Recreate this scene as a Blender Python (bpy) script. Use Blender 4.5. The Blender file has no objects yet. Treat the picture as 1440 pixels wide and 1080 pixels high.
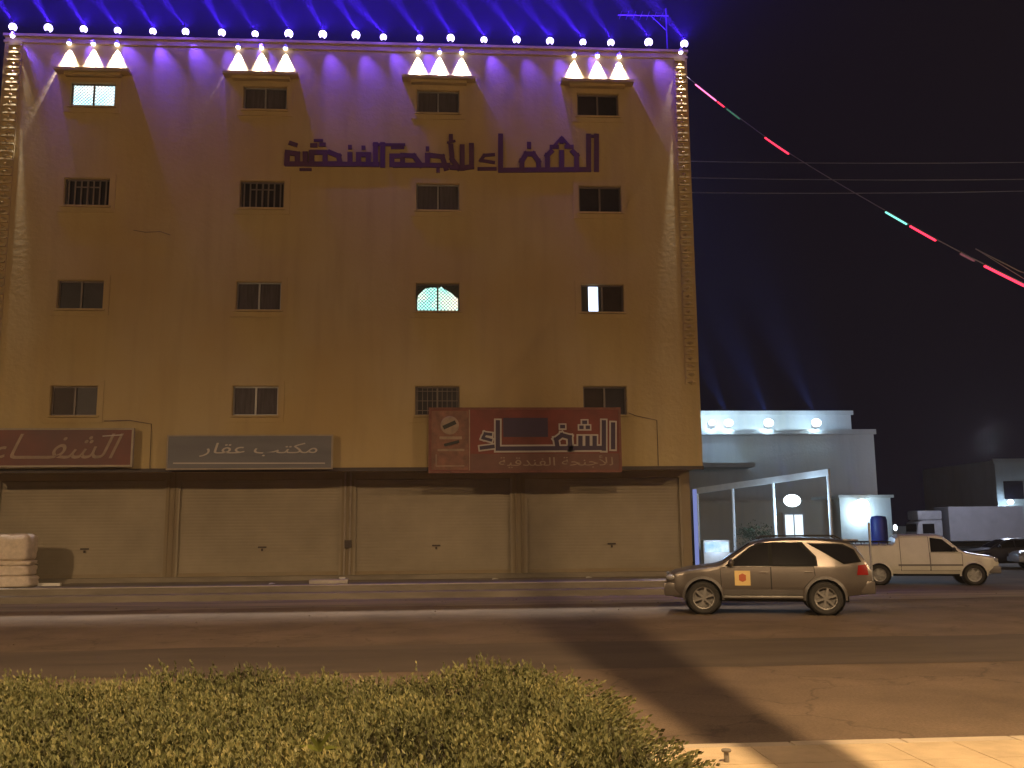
import bpy, bmesh, math, random
from mathutils import Vector, Matrix, noise
from mathutils.geometry import delaunay_2d_cdt
random.seed(7)
PI = math.pi
scene = bpy.context.scene
COL = scene.collection
R = math.radians

# ------------------------------------------------------------------ camera
FPX, CAMH = 1334.0, 2.0
yaw, pitch, roll = R(3.852), R(8.815), R(-.53)
Fv = Vector((math.sin(yaw)*math.cos(pitch), math.cos(yaw)*math.cos(pitch), math.sin(pitch)))
r0 = Vector((math.cos(yaw), -math.sin(yaw), 0)); u0 = r0.cross(Fv)
Rv = math.cos(roll)*r0 + math.sin(roll)*u0
Uv = -math.sin(roll)*r0 + math.cos(roll)*u0
cd = bpy.data.cameras.new('camera'); cam = bpy.data.objects.new('camera', cd); COL.objects.link(cam)
cam.matrix_world = Matrix(((Rv.x, Uv.x, -Fv.x, 0), (Rv.y, Uv.y, -Fv.y, 0), (Rv.z, Uv.z, -Fv.z, CAMH), (0, 0, 0, 1)))
cd.sensor_width = 36; cd.lens = FPX/1440*36; cd.clip_start = .1; cd.clip_end = 2000
scene.camera = cam

def at(px, py, Y):
    d = Fv + Rv*((px-720)/FPX) - Uv*((py-540)/FPX)
    t = Y/d.y
    return Vector((d.x*t, Y, CAMH+d.z*t))
def W3(px, py): p = at(px, py, 31.0); return (p.x, p.z)
def gz(px, py, z=0):
    d = Fv + Rv*((px-720)/FPX) - Uv*((py-540)/FPX)
    t = (z-CAMH)/d.z
    return Vector((d.x*t, d.y*t, z))

# ------------------------------------------------------------------ materials
def mat(name, col, rough=.7, metal=0, vary=.15, scale=3, bump=0, bscale=40, emit=None, estr=0, col2=None, spec=.5, stretch=None, trans=0):
    m = bpy.data.materials.new(name); m.use_nodes = True
    nt = m.node_tree; N = nt.nodes; L = nt.links
    b = N['Principled BSDF']
    b.inputs['Roughness'].default_value = rough; b.inputs['Metallic'].default_value = metal
    b.inputs['Specular IOR Level'].default_value = spec
    b.inputs['Transmission Weight'].default_value = trans
    tc = N.new('ShaderNodeTexCoord'); mp = N.new('ShaderNodeMapping')
    L.new(tc.outputs['Object'], mp.inputs[0])
    if stretch: mp.inputs['Scale'].default_value = stretch
    nz = N.new('ShaderNodeTexNoise'); nz.inputs['Scale'].default_value = scale; nz.inputs['Detail'].default_value = 6
    nz.inputs['Roughness'].default_value = .62
    L.new(mp.outputs[0], nz.inputs['Vector'])
    rp = N.new('ShaderNodeValToRGB')
    c2 = col2 or tuple(min(1, c*(1+vary)) for c in col)
    c1 = tuple(c*(1-vary) for c in col) if not col2 else col
    rp.color_ramp.elements[0].color = (*c1, 1); rp.color_ramp.elements[1].color = (*c2, 1)
    rp.color_ramp.elements[0].position = .3; rp.color_ramp.elements[1].position = .7
    L.new(nz.outputs[0], rp.inputs[0]); L.new(rp.outputs[0], b.inputs['Base Color'])
    if bump:
        n2 = N.new('ShaderNodeTexNoise'); n2.inputs['Scale'].default_value = bscale; n2.inputs['Detail'].default_value = 4
        L.new(tc.outputs['Object'], n2.inputs['Vector'])
        bm = N.new('ShaderNodeBump'); bm.inputs['Strength'].default_value = bump; bm.inputs['Distance'].default_value = .02
        L.new(n2.outputs[0], bm.inputs['Height']); L.new(bm.outputs[0], b.inputs['Normal'])
    if emit:
        b.inputs['Emission Color'].default_value = (*emit, 1); b.inputs['Emission Strength'].default_value = estr
    return m

M = {}
M['asphalt'] = mat('asphalt', (.185, .135, .088), .86, vary=.28, scale=.5, bump=.6, bscale=90, spec=.3)
def aggregate(m, cracks=True):
    nt = m.node_tree; N = nt.nodes; L = nt.links; b_ = N['Principled BSDF']; src = b_.inputs['Base Color'].links[0].from_socket
    tc = N.new('ShaderNodeTexCoord'); n = N.new('ShaderNodeTexNoise'); n.inputs['Scale'].default_value = 28; n.inputs['Detail'].default_value = 8; n.inputs['Roughness'].default_value = .8
    L.new(tc.outputs['Object'], n.inputs[0]); mr = N.new('ShaderNodeMapRange'); mr.inputs[1].default_value = .3; mr.inputs[2].default_value = .7; mr.inputs[3].default_value = .62; mr.inputs[4].default_value = 1.38
    L.new(n.outputs[0], mr.inputs[0]); mul = N.new('ShaderNodeVectorMath'); mul.operation = 'SCALE'; L.new(src, mul.inputs[0]); L.new(mr.outputs[0], mul.inputs['Scale']); out = mul.outputs[0]
    if cracks:
        wn = N.new('ShaderNodeTexNoise'); wn.inputs['Scale'].default_value = 1.5; wn.inputs['Detail'].default_value = 5; L.new(tc.outputs['Object'], wn.inputs[0])
        ad = N.new('ShaderNodeMixRGB'); ad.blend_type = 'ADD'; ad.inputs[0].default_value = .9; L.new(tc.outputs['Object'], ad.inputs[1]); L.new(wn.outputs[1], ad.inputs[2])
        v = N.new('ShaderNodeTexVoronoi'); v.feature = 'DISTANCE_TO_EDGE'; v.inputs['Scale'].default_value = .42; L.new(ad.outputs[0], v.inputs['Vector'])
        m2 = N.new('ShaderNodeMapRange'); m2.inputs[1].default_value = .003; m2.inputs[2].default_value = .014; m2.inputs[3].default_value = .74; m2.inputs[4].default_value = 1
        L.new(v.outputs[0], m2.inputs[0]); ml = N.new('ShaderNodeVectorMath'); ml.operation = 'SCALE'; L.new(out, ml.inputs[0]); L.new(m2.outputs[0], ml.inputs['Scale']); out = ml.outputs[0]
    L.new(out, b_.inputs['Base Color'])
aggregate(M['asphalt'])
M['patch'] = mat('asphalt_patch', (.12, .093, .066), .88, vary=.25, scale=.9, bump=.6, bscale=90, spec=.3, stretch=(.25, 1, 1))
M['dust'] = mat('road_dust', (.27, .22, .155), .95, vary=.4, scale=.8, bump=.4, bscale=60, stretch=(.2, 1.4, 1))
M['soil'] = mat('soil', (.16, .12, .085), .95, vary=.3, scale=.35, bump=.6, bscale=12)
M['conc'] = mat('concrete', (.46, .42, .35), .9, vary=.2, scale=1.3, bump=.4, bscale=50)
M['concd'] = mat('dark_concrete', (.23, .20, .16), .92, vary=.3, scale=1.1, bump=.4, bscale=50, stretch=(.4, 1, 2))
M['sandtile'] = mat('sand_tile', (.60, .47, .29), .85, vary=.18, scale=2.2, bump=.5, bscale=70)
M['shutter'] = mat('shutter_paint', (.30, .255, .185), .6, metal=0, vary=.14, scale=.6, spec=.3)
M['frame'] = mat('aluminium', (.42, .42, .42), .4, metal=.6, vary=.1)
M['frame_dark'] = mat('dark_aluminium', (.16, .13, .12), .5, metal=.3, vary=.1)
M['glass_dark'] = mat('dark_glass', (.018, .014, .022), .4, vary=.5, scale=1.2, spec=.25)
M['glass_brown'] = mat('brown_glass', (.03, .018, .016), .45, vary=.5, scale=1.2, spec=.2)
M['glass_grey'] = mat('curtained_glass', (.07, .062, .075), .5, vary=.35, scale=2, spec=.2, stretch=(6, 1, .5))
M['trim'] = mat('dark_trim', (.05, .035, .03), .6, vary=.2)
M['pipe'] = mat('pipe', (.33, .28, .22), .6)
M['black'] = mat('black_plastic', (.018, .017, .017), .55)
M['rubber'] = mat('rubber', (.03, .028, .026), .85, bump=.2, bscale=80)
M['metal'] = mat('galvanised', (.38, .38, .37), .45, metal=.7)
M['white'] = mat('white_paint', (.72, .70, .66), .5, vary=.08)
M['offwhite'] = mat('offwhite_cloth', (.62, .53, .43), .85, vary=.15, scale=8, bump=.5, bscale=25)
M['lattice'] = mat('lattice', (.10, .12, .13), .5)
M['red_sign'] = mat('red_vinyl', (.17, .026, .02), .55, vary=.35, scale=.8)
M['maroon'] = mat('maroon_vinyl', (.05, .014, .02), .5, col2=(.15, .028, .018), scale=.35)
M['grey_sign'] = mat('grey_vinyl', (.10, .105, .14), .5, col2=(.17, .17, .20), scale=.5, stretch=(.4, 1, 3))
M['purple'] = mat('purple_letter', (.075, .022, .075), .6, vary=.1)
M['navy'] = mat('purple_sign_letter', (.035, .018, .06), .6, vary=.1)
M['letter_white'] = mat('white_letter', (.48, .44, .42), .5, vary=.05)
M['cream'] = mat('cream_vinyl', (.30, .22, .17), .6, vary=.2, scale=4)
M['skin_red'] = mat('faded_red', (.17, .06, .045), .6, vary=.3, scale=5)

def emission(name, col, s):
    m = bpy.data.materials.new(name); m.use_nodes = True; N = m.node_tree.nodes; N.clear()
    e = N.new('ShaderNodeEmission'); o = N.new('ShaderNodeOutputMaterial')
    e.inputs[0].default_value = (*col, 1); e.inputs[1].default_value = s
    m.node_tree.links.new(e.outputs[0], o.inputs[0]); return m

# facade plaster: cream paint with blotches, drip stains and faint panel lines
def plaster(name, base, dirt):
    m = bpy.data.materials.new(name); m.use_nodes = True
    nt = m.node_tree; N = nt.nodes; L = nt.links; b = N['Principled BSDF']
    b.inputs['Roughness'].default_value = .85; b.inputs['Specular IOR Level'].default_value = .25
    tc = N.new('ShaderNodeTexCoord')
    n1 = N.new('ShaderNodeTexNoise'); n1.inputs['Scale'].default_value = .28; n1.inputs['Detail'].default_value = 5
    mp = N.new('ShaderNodeMapping'); mp.inputs['Scale'].default_value = (2.2, 1, .22)
    n2 = N.new('ShaderNodeTexNoise'); n2.inputs['Scale'].default_value = 1.1; n2.inputs['Detail'].default_value = 8
    L.new(tc.outputs['Object'], n1.inputs[0]); L.new(tc.outputs['Object'], mp.inputs[0]); L.new(mp.outputs[0], n2.inputs[0])
    r1 = N.new('ShaderNodeValToRGB'); r1.color_ramp.elements[0].position = .35; r1.color_ramp.elements[1].position = .68
    r1.color_ramp.elements[0].color = (*base, 1); r1.color_ramp.elements[1].color = (*[c*f for c, f in zip(base, (.93, .86, .72))], 1)
    r2 = N.new('ShaderNodeValToRGB'); r2.color_ramp.elements[0].position = .48; r2.color_ramp.elements[1].position = .8
    r2.color_ramp.elements[0].color = (0, 0, 0, 1); r2.color_ramp.elements[1].color = (.4, .4, .4, 1)
    L.new(n1.outputs[0], r1.inputs[0]); L.new(n2.outputs[0], r2.inputs[0])
    mx = N.new('ShaderNodeMix'); mx.data_type = 'RGBA'; mx.inputs[7].default_value = (*dirt, 1)
    L.new(r2.outputs[0], mx.inputs[0]); L.new(r1.outputs[0], mx.inputs[6]); L.new(mx.outputs[2], b.inputs['Base Color'])
    n3 = N.new('ShaderNodeTexNoise'); n3.inputs['Scale'].default_value = 6; n3.inputs['Detail'].default_value = 8
    L.new(tc.outputs['Object'], n3.inputs[0])
    bp = N.new('ShaderNodeBump'); bp.inputs['Strength'].default_value = .35; bp.inputs['Distance'].default_value = .03
    L.new(n3.outputs[0], bp.inputs['Height']); L.new(bp.outputs[0], b.inputs['Normal'])
    return m
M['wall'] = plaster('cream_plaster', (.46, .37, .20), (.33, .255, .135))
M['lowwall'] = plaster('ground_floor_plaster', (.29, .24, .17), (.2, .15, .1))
M['villa'] = plaster('villa_plaster', (.5, .5, .48), (.34, .34, .33))

# ------------------------------------------------------------------ mesh builder
class MB:
    def __init__(s): s.v = []; s.f = []; s.mi = []
    def add(s, vs, fs, mi=0):
        k = len(s.v); s.v += [tuple(v) for v in vs]; s.f += [tuple(i+k for i in f) for f in fs]; s.mi += [mi]*len(fs)
    def box(s, x0, x1, y0, y1, z0, z1, mi=0):
        vs = [(x, y, z) for x in (x0, x1) for y in (y0, y1) for z in (z0, z1)]
        s.add(vs, [(0, 1, 3, 2), (4, 6, 7, 5), (0, 4, 5, 1), (2, 3, 7, 6), (0, 2, 6, 4), (1, 5, 7, 3)], mi)
    def bar(s, a, b, w, h=None, up=(0, 0, 1), mi=0):
        a = Vector(a); b = Vector(b); h = h or w; d = (b-a).normalized(); up = Vector(up)
        if abs(d.dot(up)) > .99: up = Vector((0, 1, 0))
        x = d.cross(up).normalized()*w/2; y = x.cross(d).normalized()*h/2
        vs = [p+sx*x+sy*y for p in (a, b) for sx, sy in ((-1, -1), (1, -1), (1, 1), (-1, 1))]
        s.add(vs, [(0, 1, 2, 3), (7, 6, 5, 4), (0, 4, 5, 1), (1, 5, 6, 2), (2, 6, 7, 3), (3, 7, 4, 0)], mi)
    def tube(s, pts, r, n=8, cap=True, mi=0):
        pts = [Vector(p) for p in pts]; rs = r if isinstance(r, (list, tuple)) else [r]*len(pts)
        k = len(s.v); ref = Vector((0, 0, 1))
        for i, p in enumerate(pts):
            d = (pts[min(i+1, len(pts)-1)]-pts[max(i-1, 0)]).normalized()
            q = ref if abs(d.dot(ref)) < .95 else Vector((0, 1, 0))
            x = d.cross(q).normalized(); y = d.cross(x).normalized()
            for j in range(n):
                a = 2*PI*j/n; s.v.append(tuple(p+(x*math.cos(a)+y*math.sin(a))*rs[i]))
        for i in range(len(pts)-1):
            for j in range(n):
                s.f.append((k+i*n+j, k+i*n+(j+1) % n, k+(i+1)*n+(j+1) % n, k+(i+1)*n+j)); s.mi.append(mi)
        if cap:
            s.f.append(tuple(k+j for j in range(n))[::-1]); s.f.append(tuple(k+(len(pts)-1)*n+j for j in range(n))); s.mi += [mi, mi]
    def lathe(s, prof, origin=(0, 0, 0), axis='z', n=24, mi=0):
        o = Vector(origin); k = len(s.v)
        for (r, h) in prof:
            for j in range(n):
                a = 2*PI*j/n; c, t = r*math.cos(a), r*math.sin(a)
                p = {'z': (c, t, h), 'y': (c, h, t), 'x': (h, c, t)}[axis]
                s.v.append(tuple(o+Vector(p)))
        for i in range(len(prof)-1):
            for j in range(n):
                s.f.append((k+i*n+j, k+i*n+(j+1) % n, k+(i+1)*n+(j+1) % n, k+(i+1)*n+j)); s.mi.append(mi)
    def sphere(s, c, r, n=12, m=8, sq=(1, 1, 1), mi=0):
        k = len(s.v)
        for i in range(m+1):
            t = PI*i/m
            for j in range(n):
                a = 2*PI*j/n
                s.v.append((c[0]+r*sq[0]*math.sin(t)*math.cos(a), c[1]+r*sq[1]*math.sin(t)*math.sin(a), c[2]+r*sq[2]*math.cos(t)))
        for i in range(m):
            for j in range(n):
                s.f.append((k+i*n+j, k+i*n+(j+1) % n, k+(i+1)*n+(j+1) % n, k+(i+1)*n+j)); s.mi.append(mi)
    def build(s, name, m, parent=None, smooth=False, bevel=0, loc=None, rot=None):
        me = bpy.data.meshes.new(name); me.from_pydata(s.v, [], s.f)
        ms = m if isinstance(m, (list, tuple)) else [m]
        for q in ms: me.materials.append(q)
        if len(ms) > 1: me.polygons.foreach_set('material_index', s.mi)
        bm = bmesh.new(); bm.from_mesh(me); bmesh.ops.remove_doubles(bm, verts=bm.verts, dist=1e-5)
        bmesh.ops.recalc_face_normals(bm, faces=bm.faces)
        if bevel:
            es = [e for e in bm.edges if len(e.link_faces) == 2 and e.calc_face_angle(0) > .5]
            bmesh.ops.bevel(bm, geom=es, offset=bevel, segments=2, affect='EDGES', profile=.6, clamp_overlap=True)
        bm.to_mesh(me); bm.free()
        if smooth:
            me.polygons.foreach_set('use_smooth', [True]*len(me.polygons))
            if hasattr(me, 'set_sharp_from_angle'): me.set_sharp_from_angle(angle=R(38))
        me.update()
        o = bpy.data.objects.new(name, me); COL.objects.link(o)
        if parent: o.parent = parent
        if loc: o.location = loc
        if rot: o.rotation_euler = rot
        return o

def tag(o, label=None, cat=None, group=None, kind=None):
    if label: o['label'] = label
    if cat: o['category'] = cat
    if group: o['group'] = group
    if kind: o['kind'] = kind
    return o
def thing(name, label, cat, loc=(0, 0, 0), rz=0, group=None):
    o = bpy.data.objects.new(name, None); COL.objects.link(o); o.location = loc; o.rotation_euler = (0, 0, rz)
    o.empty_display_size = .2
    return tag(o, label, cat, group)
def copy_tree(o, parent=None):
    c = o.copy(); COL.objects.link(c)
    if parent: c.parent = parent
    for ch in o.children[:]: copy_tree(ch, c)
    return c
def light(name, kind, loc, color, energy, size=.1, parent=None, aim=None, angle=None, blend=.5):
    l = bpy.data.lights.new(name, kind); l.color = color; l.energy = energy
    if kind in ('POINT', 'SPOT'): l.shadow_soft_size = size
    if kind == 'SPOT': l.spot_size = angle; l.spot_blend = blend
    o = bpy.data.objects.new(name, l); COL.objects.link(o); o.location = loc
    if aim is not None: o.rotation_euler = (Vector(aim)).to_track_quat('-Z', 'Y').to_euler()
    if parent: o.parent = parent
    return o
ORD = ['first', 'second', 'third', 'fourth', 'fifth', 'sixth', 'seventh', 'eighth', 'ninth', 'tenth', 'eleventh', 'twelfth', 'thirteenth', 'fourteenth', 'fifteenth', 'sixteenth', 'seventeenth', 'eighteenth', 'nineteenth', 'twentieth', 'last']

# ------------------------------------------------------------------ ground, road, pavements
def sheet(name, x0, x1, y0, y1, z, m, nx=1, ny=1, wob=0):
    b = MB(); k = 0
    vs = []; fs = []
    for i in range(nx+1):
        for j in range(ny+1):
            x = x0+(x1-x0)*i/nx; y = y0+(y1-y0)*j/ny
            if wob and j in (0, ny): y += wob*(noise.noise(Vector((x*.35, j*3.1, 1)))+.5*noise.noise(Vector((x*1.3, j*3.1, 5))))
            vs.append((x, y, z))
    for i in range(nx):
        for j in range(ny):
            a = i*(ny+1)+j; fs.append((a, a+ny+1, a+ny+2, a+1))
    b.add(vs, fs); o = b.build(name, m); tag(o, kind='structure'); return o
sheet('ground', -400, 400, -60, 600, -.012, M['soil'])
sheet('road', -150, 150, 8.4, 28.2, 0, M['asphalt'])
sheet('road_patch', -60, 60, 14.2, 17.6, .004, M['patch'], 160, 1, .25)
sheet('road_shoulder', -60, 60, 26.6, 29.75, .006, M['dust'], 200, 1, .5)
# raised pavement in front of the shops, two long steps
b = MB()
X1, X2 = -40, 12.5
prof = [(29.62, 0), (29.62, .19), (29.64, .21), (30.02, .215), (30.02, .38), (30.05, .405), (32.2, .46), (32.2, .60), (32.9, .61), (32.9, -.1), (29.62, -.1)]
vs = [(x, y, z) for x in (X1, X2) for (y, z) in prof]; n = len(prof)
fs = [(i, (i+1) % n, (i+1) % n+n, i+n) for i in range(n)]
b.add(vs[:], fs, 0); b.f.append(tuple(range(n))); b.f.append(tuple(range(n, 2*n))[::-1]); b.mi += [0, 0]
o = b.build('shop_pavement', M['concd']); tag(o, kind='structure')
b = MB(); x = X1
while x < X2-.1:
    w = 1.0
    b.box(x, min(x+w-.012, X2), 30.003, 30.30, .395, .426+random.uniform(-.002, .002)); x += w
o = b.build('pavement_edging', M['conc']); tag(o, kind='structure')
# median pavement the camera stands on
o = None
b = MB(); b.box(-80, 80, -6, 8.40, -.1, .140); o = b.build('median_pavement', M['sandtile']); tag(o, kind='structure')
b = MB(); x = -60
while x < 60:
    b.box(x, x+.985, 8.403, 8.56, -.05, .15+random.uniform(-.003, .003)); x += 1
o = b.build('median_kerb', mat('kerb_stone', (.55, .46, .33), .8, vary=.15, scale=3, bump=.4), bevel=.012); tag(o, kind='structure')
b = MB()   # paving slabs
for i in range(-8, 22):
    for j in range(0, 12):
        x0 = -4.6+i*.6; y0 = 8.40-.6*(j+1)
        b.box(x0, x0+.592, y0+.004, y0+.596, .141, .146+random.uniform(0, .004))
o = b.build('median_paving', M['sandtile']); tag(o, kind='structure')
# loose pebbles and litter grit on the road shoulder
b = MB()
for i in range(160):
    x = random.uniform(-16, 24); y = random.choice([random.uniform(26, 29.5), random.uniform(9, 28)]); r = random.uniform(.006, .025)
    b.sphere((x, y, .006+r*.4), r, 5, 3, (1, 1, .6))
tag(b.build('gravel', M['soil']), 'loose pebbles scattered over the asphalt', 'gravel', kind='stuff')

# ------------------------------------------------------------------ hotel building
FY = 31.0; GY = 32.5; XL, XR = -15.0, 8.4; ROOF = 18.72; COR = 4.03
hotel = thing('hotel_building', 'large ochre four storey building with rolling shutters and lit roofline', 'building', (0, 0, 0))
wx = [-12.0, -6.27, -.38, 5.18]; wz = [(5.78, 6.74), (9.28, 10.23), (12.79, 13.72), (16.28, 17.1)]
WW = .725
holes = [(x-WW, x+WW, z0, z1) for x in wx for (z0, z1) in wz]
xs = sorted({XL, XR} | {h[0] for h in holes} | {h[1] for h in holes}); zs = sorted({COR, ROOF} | {h[2] for h in holes} | {h[3] for h in holes})
b = MB()
for i in range(len(xs)-1):
    for j in range(len(zs)-1):
        cx, cz = (xs[i]+xs[i+1])/2, (zs[j]+zs[j+1])/2
        if any(h[0] < cx < h[1] and h[2] < cz < h[3] for h in holes): continue
        b.add([(xs[i], FY, zs[j]), (xs[i+1], FY, zs[j]), (xs[i+1], FY, zs[j+1]), (xs[i], FY, zs[j+1])], [(0, 1, 2, 3)])
for h in holes:   # reveals, 0.22 m deep
    a, c, z0, z1 = h; d = FY+.24
    b.add([(a, FY, z0), (a, d, z0), (a, d, z1), (a, FY, z1)], [(0, 1, 2, 3)])
    b.add([(c, FY, z0), (c, d, z0), (c, d, z1), (c, FY, z1)], [(0, 1, 2, 3)])
    b.add([(a, FY, z0), (c, FY, z0), (c, d, z0), (a, d, z0)], [(0, 1, 2, 3)])
    b.add([(a, FY, z1), (c, FY, z1), (c, d, z1), (a, d, z1)], [(0, 1, 2, 3)])
YB = 50
b.add([(XL, FY, COR), (XL, YB, COR), (XL, YB, ROOF), (XL, FY, ROOF)], [(0, 1, 2, 3)])
b.add([(XR, FY, COR), (XR, YB, COR), (XR, YB, ROOF), (XR, FY, ROOF)], [(0, 1, 2, 3)])
b.add([(XL, YB, COR), (XR, YB, COR), (XR, YB, ROOF), (XL, YB, ROOF)], [(0, 1, 2, 3)])
b.add([(XL, FY, COR), (XR, FY, COR), (XR, YB, COR), (XL, YB, COR)], [(0, 1, 2, 3)])
b.build('wall', M['wall'], hotel)
b = MB(); b.box(XL+.3, XR-.3, FY+.3, YB-.3, ROOF-1.2, ROOF-1.0)
b.box(XL+.3, XR-.3, FY+.22, FY+.3, ROOF-1.2, ROOF-.002); b.box(XL+.2, XL+.3, FY+.3, YB-.3, ROOF-1.2, ROOF-.002); b.box(XR-.3, XR-.2, FY+.3, YB-.3, ROOF-1.2, ROOF-.002)
b.build('roof', M['lowwall'], hotel)
b = MB(); b.box(XL-.05, XR+.05, FY-.07, FY+.32, ROOF, ROOF+.09); b.box(XL-.03, XR+.03, FY-.04, FY+.003, ROOF-.22, ROOF-.13)
b.build('parapet_cap', M['wall'], hotel)
b = MB(); b.box(XL-.02, XR+.02, FY-.05, FY+.03, COR-.075, COR+.045); b.build('cornice_trim', M['trim'], hotel)
# dark closed rooms behind the window openings
# ground floor: piers, lintel, back
b = MB()
bays = [(-14.85, -9.40), (-9.02, -3.60), (-3.20, 2.16), (2.60, 8.02)]
zt = 3.78
b.box(XL, XR-.08, GY, GY+.28, zt, COR-.002)
prev = XL
for (a, c) in bays:
    b.box(prev, a, GY, GY+.28, .58, zt); prev = c
b.box(prev, XR-.08, GY, GY+.28, .58, zt)
b.box(XR-.38, XR-.08, GY+.28, YB, 0, COR-.002); b.box(XL, XL+.3, GY+.28, YB, 0, COR-.002)
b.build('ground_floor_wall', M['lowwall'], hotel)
for k, (a, c) in enumerate(bays):
    g = MB(); z = .64; vs = []; n = 0; pf = []
    while z < zt:
        pf += [(GY+.135, z), (GY+.1315, z+.02), (GY+.130, z+.05), (GY+.1315, z+.085)]; z += .105
    vs = [(x, y, zz) for (y, zz) in pf for x in (a-.03, c+.03)]
    fs = [(2*i, 2*i+1, 2*i+3, 2*i+2) for i in range(len(pf)-1)]
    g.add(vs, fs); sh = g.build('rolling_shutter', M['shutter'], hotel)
    q = MB(); q.box(a-.03, c+.03, GY+.06, GY+.13, .60, .72); q.build('bottom_rail', M['lowwall'], sh)
    q = MB(); q.box(a-.001, a+.07, GY+.02, GY+.11, .60, zt); q.build('guide_rail', M['shutter'], sh); q = MB(); q.box(c-.07, c+.001, GY+.02, GY+.11, .60, zt); q.build('guide_rail', M['shutter'], sh)
    q = MB(); mx = (a+c)/2 + (.15, .1, .1, .25)[k]; q.box(mx-.14, mx+.14, GY+.085, GY+.11, 1.52, 1.57); q.box(mx-.03, mx+.03, GY+.07, GY+.11, 1.42, 1.5); q.build('handle', M['trim'], sh)
for x in (-3.48, -3.30): q = MB(); q.tube([(x, GY-.05, .6), (x, GY-.05, COR)], .035, 8); q.build('drain_pipe', M['pipe'], hotel)
for x in (-9.30, -9.12, 2.28, 2.48): q = MB(); q.tube([(x, GY-.04, .6), (x, GY-.04, COR)], .028, 8); q.build('cable_conduit', M['lowwall'], hotel)
q = MB(); q.box(-3.46, -3.24, GY-.14, GY-.05, 1.5, 1.75); q.build('switch_box', M['trim'], hotel)

# cables and a hairline joint on the facade
q = MB(); pts = [(W3(px, py)[0], FY-.03, W3(px, py)[1]) for px, py in ((188, 324), (205, 327), (226, 326), (240, 331))]; q.tube(pts, .009, 5); q.build('loose_cable', M['trim'], hotel)
q = MB(); q.tube([(6.9, FY-.04, COR+.05), (6.9, FY-.04, 5.6), (6.2, FY-.04, 5.75), (5.95, FY-.04, 5.85)], .012, 6); q.build('sign_cable', M['trim'], hotel)
q = MB(); q.tube([(-9.5, FY-.04, COR+.05), (-9.52, FY-.04, 5.5), (-10.2, FY-.04, 5.62), (-11.0, FY-.04, 5.60)], .012, 6); q.build('sign_cable', M['trim'], hotel)

# windows
def lit_mat(name, ca, cb, s):
    m = emission(name, ca, s); nt = m.node_tree; N = nt.nodes; tc = N.new('ShaderNodeTexCoord'); nz = N.new('ShaderNodeTexNoise')
    nz.inputs['Scale'].default_value = 2.2; rp = N.new('ShaderNodeValToRGB'); rp.color_ramp.elements[0].color = (*ca, 1); rp.color_ramp.elements[1].color = (*cb, 1)
    rp.color_ramp.elements[0].position = .35; rp.color_ramp.elements[1].position = .65
    nt.links.new(tc.outputs['Object'], nz.inputs[0]); nt.links.new(nz.outputs[0], rp.inputs[0]); nt.links.new(rp.outputs[0], N['Emission'].inputs[0]); return m
M['room_white'] = lit_mat('lit_room_white', (.95, 1, .9), (.45, .85, 1), 3.2)
M['room_green'] = lit_mat('lit_room_green', (.35, .85, .75), (1, .85, .62), 2.4)
M['room_blue'] = lit_mat('lit_room_blue', (.5, .65, 1), (.75, .85, 1), 2.2)
M['stain'] = mat('wall_stain', (.33, .235, .125), .9, vary=.2, scale=4)
M['curtain'] = mat('curtain', (.05, .055, .05), .9, vary=.3, scale=6, stretch=(8, 1, 1))
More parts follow.
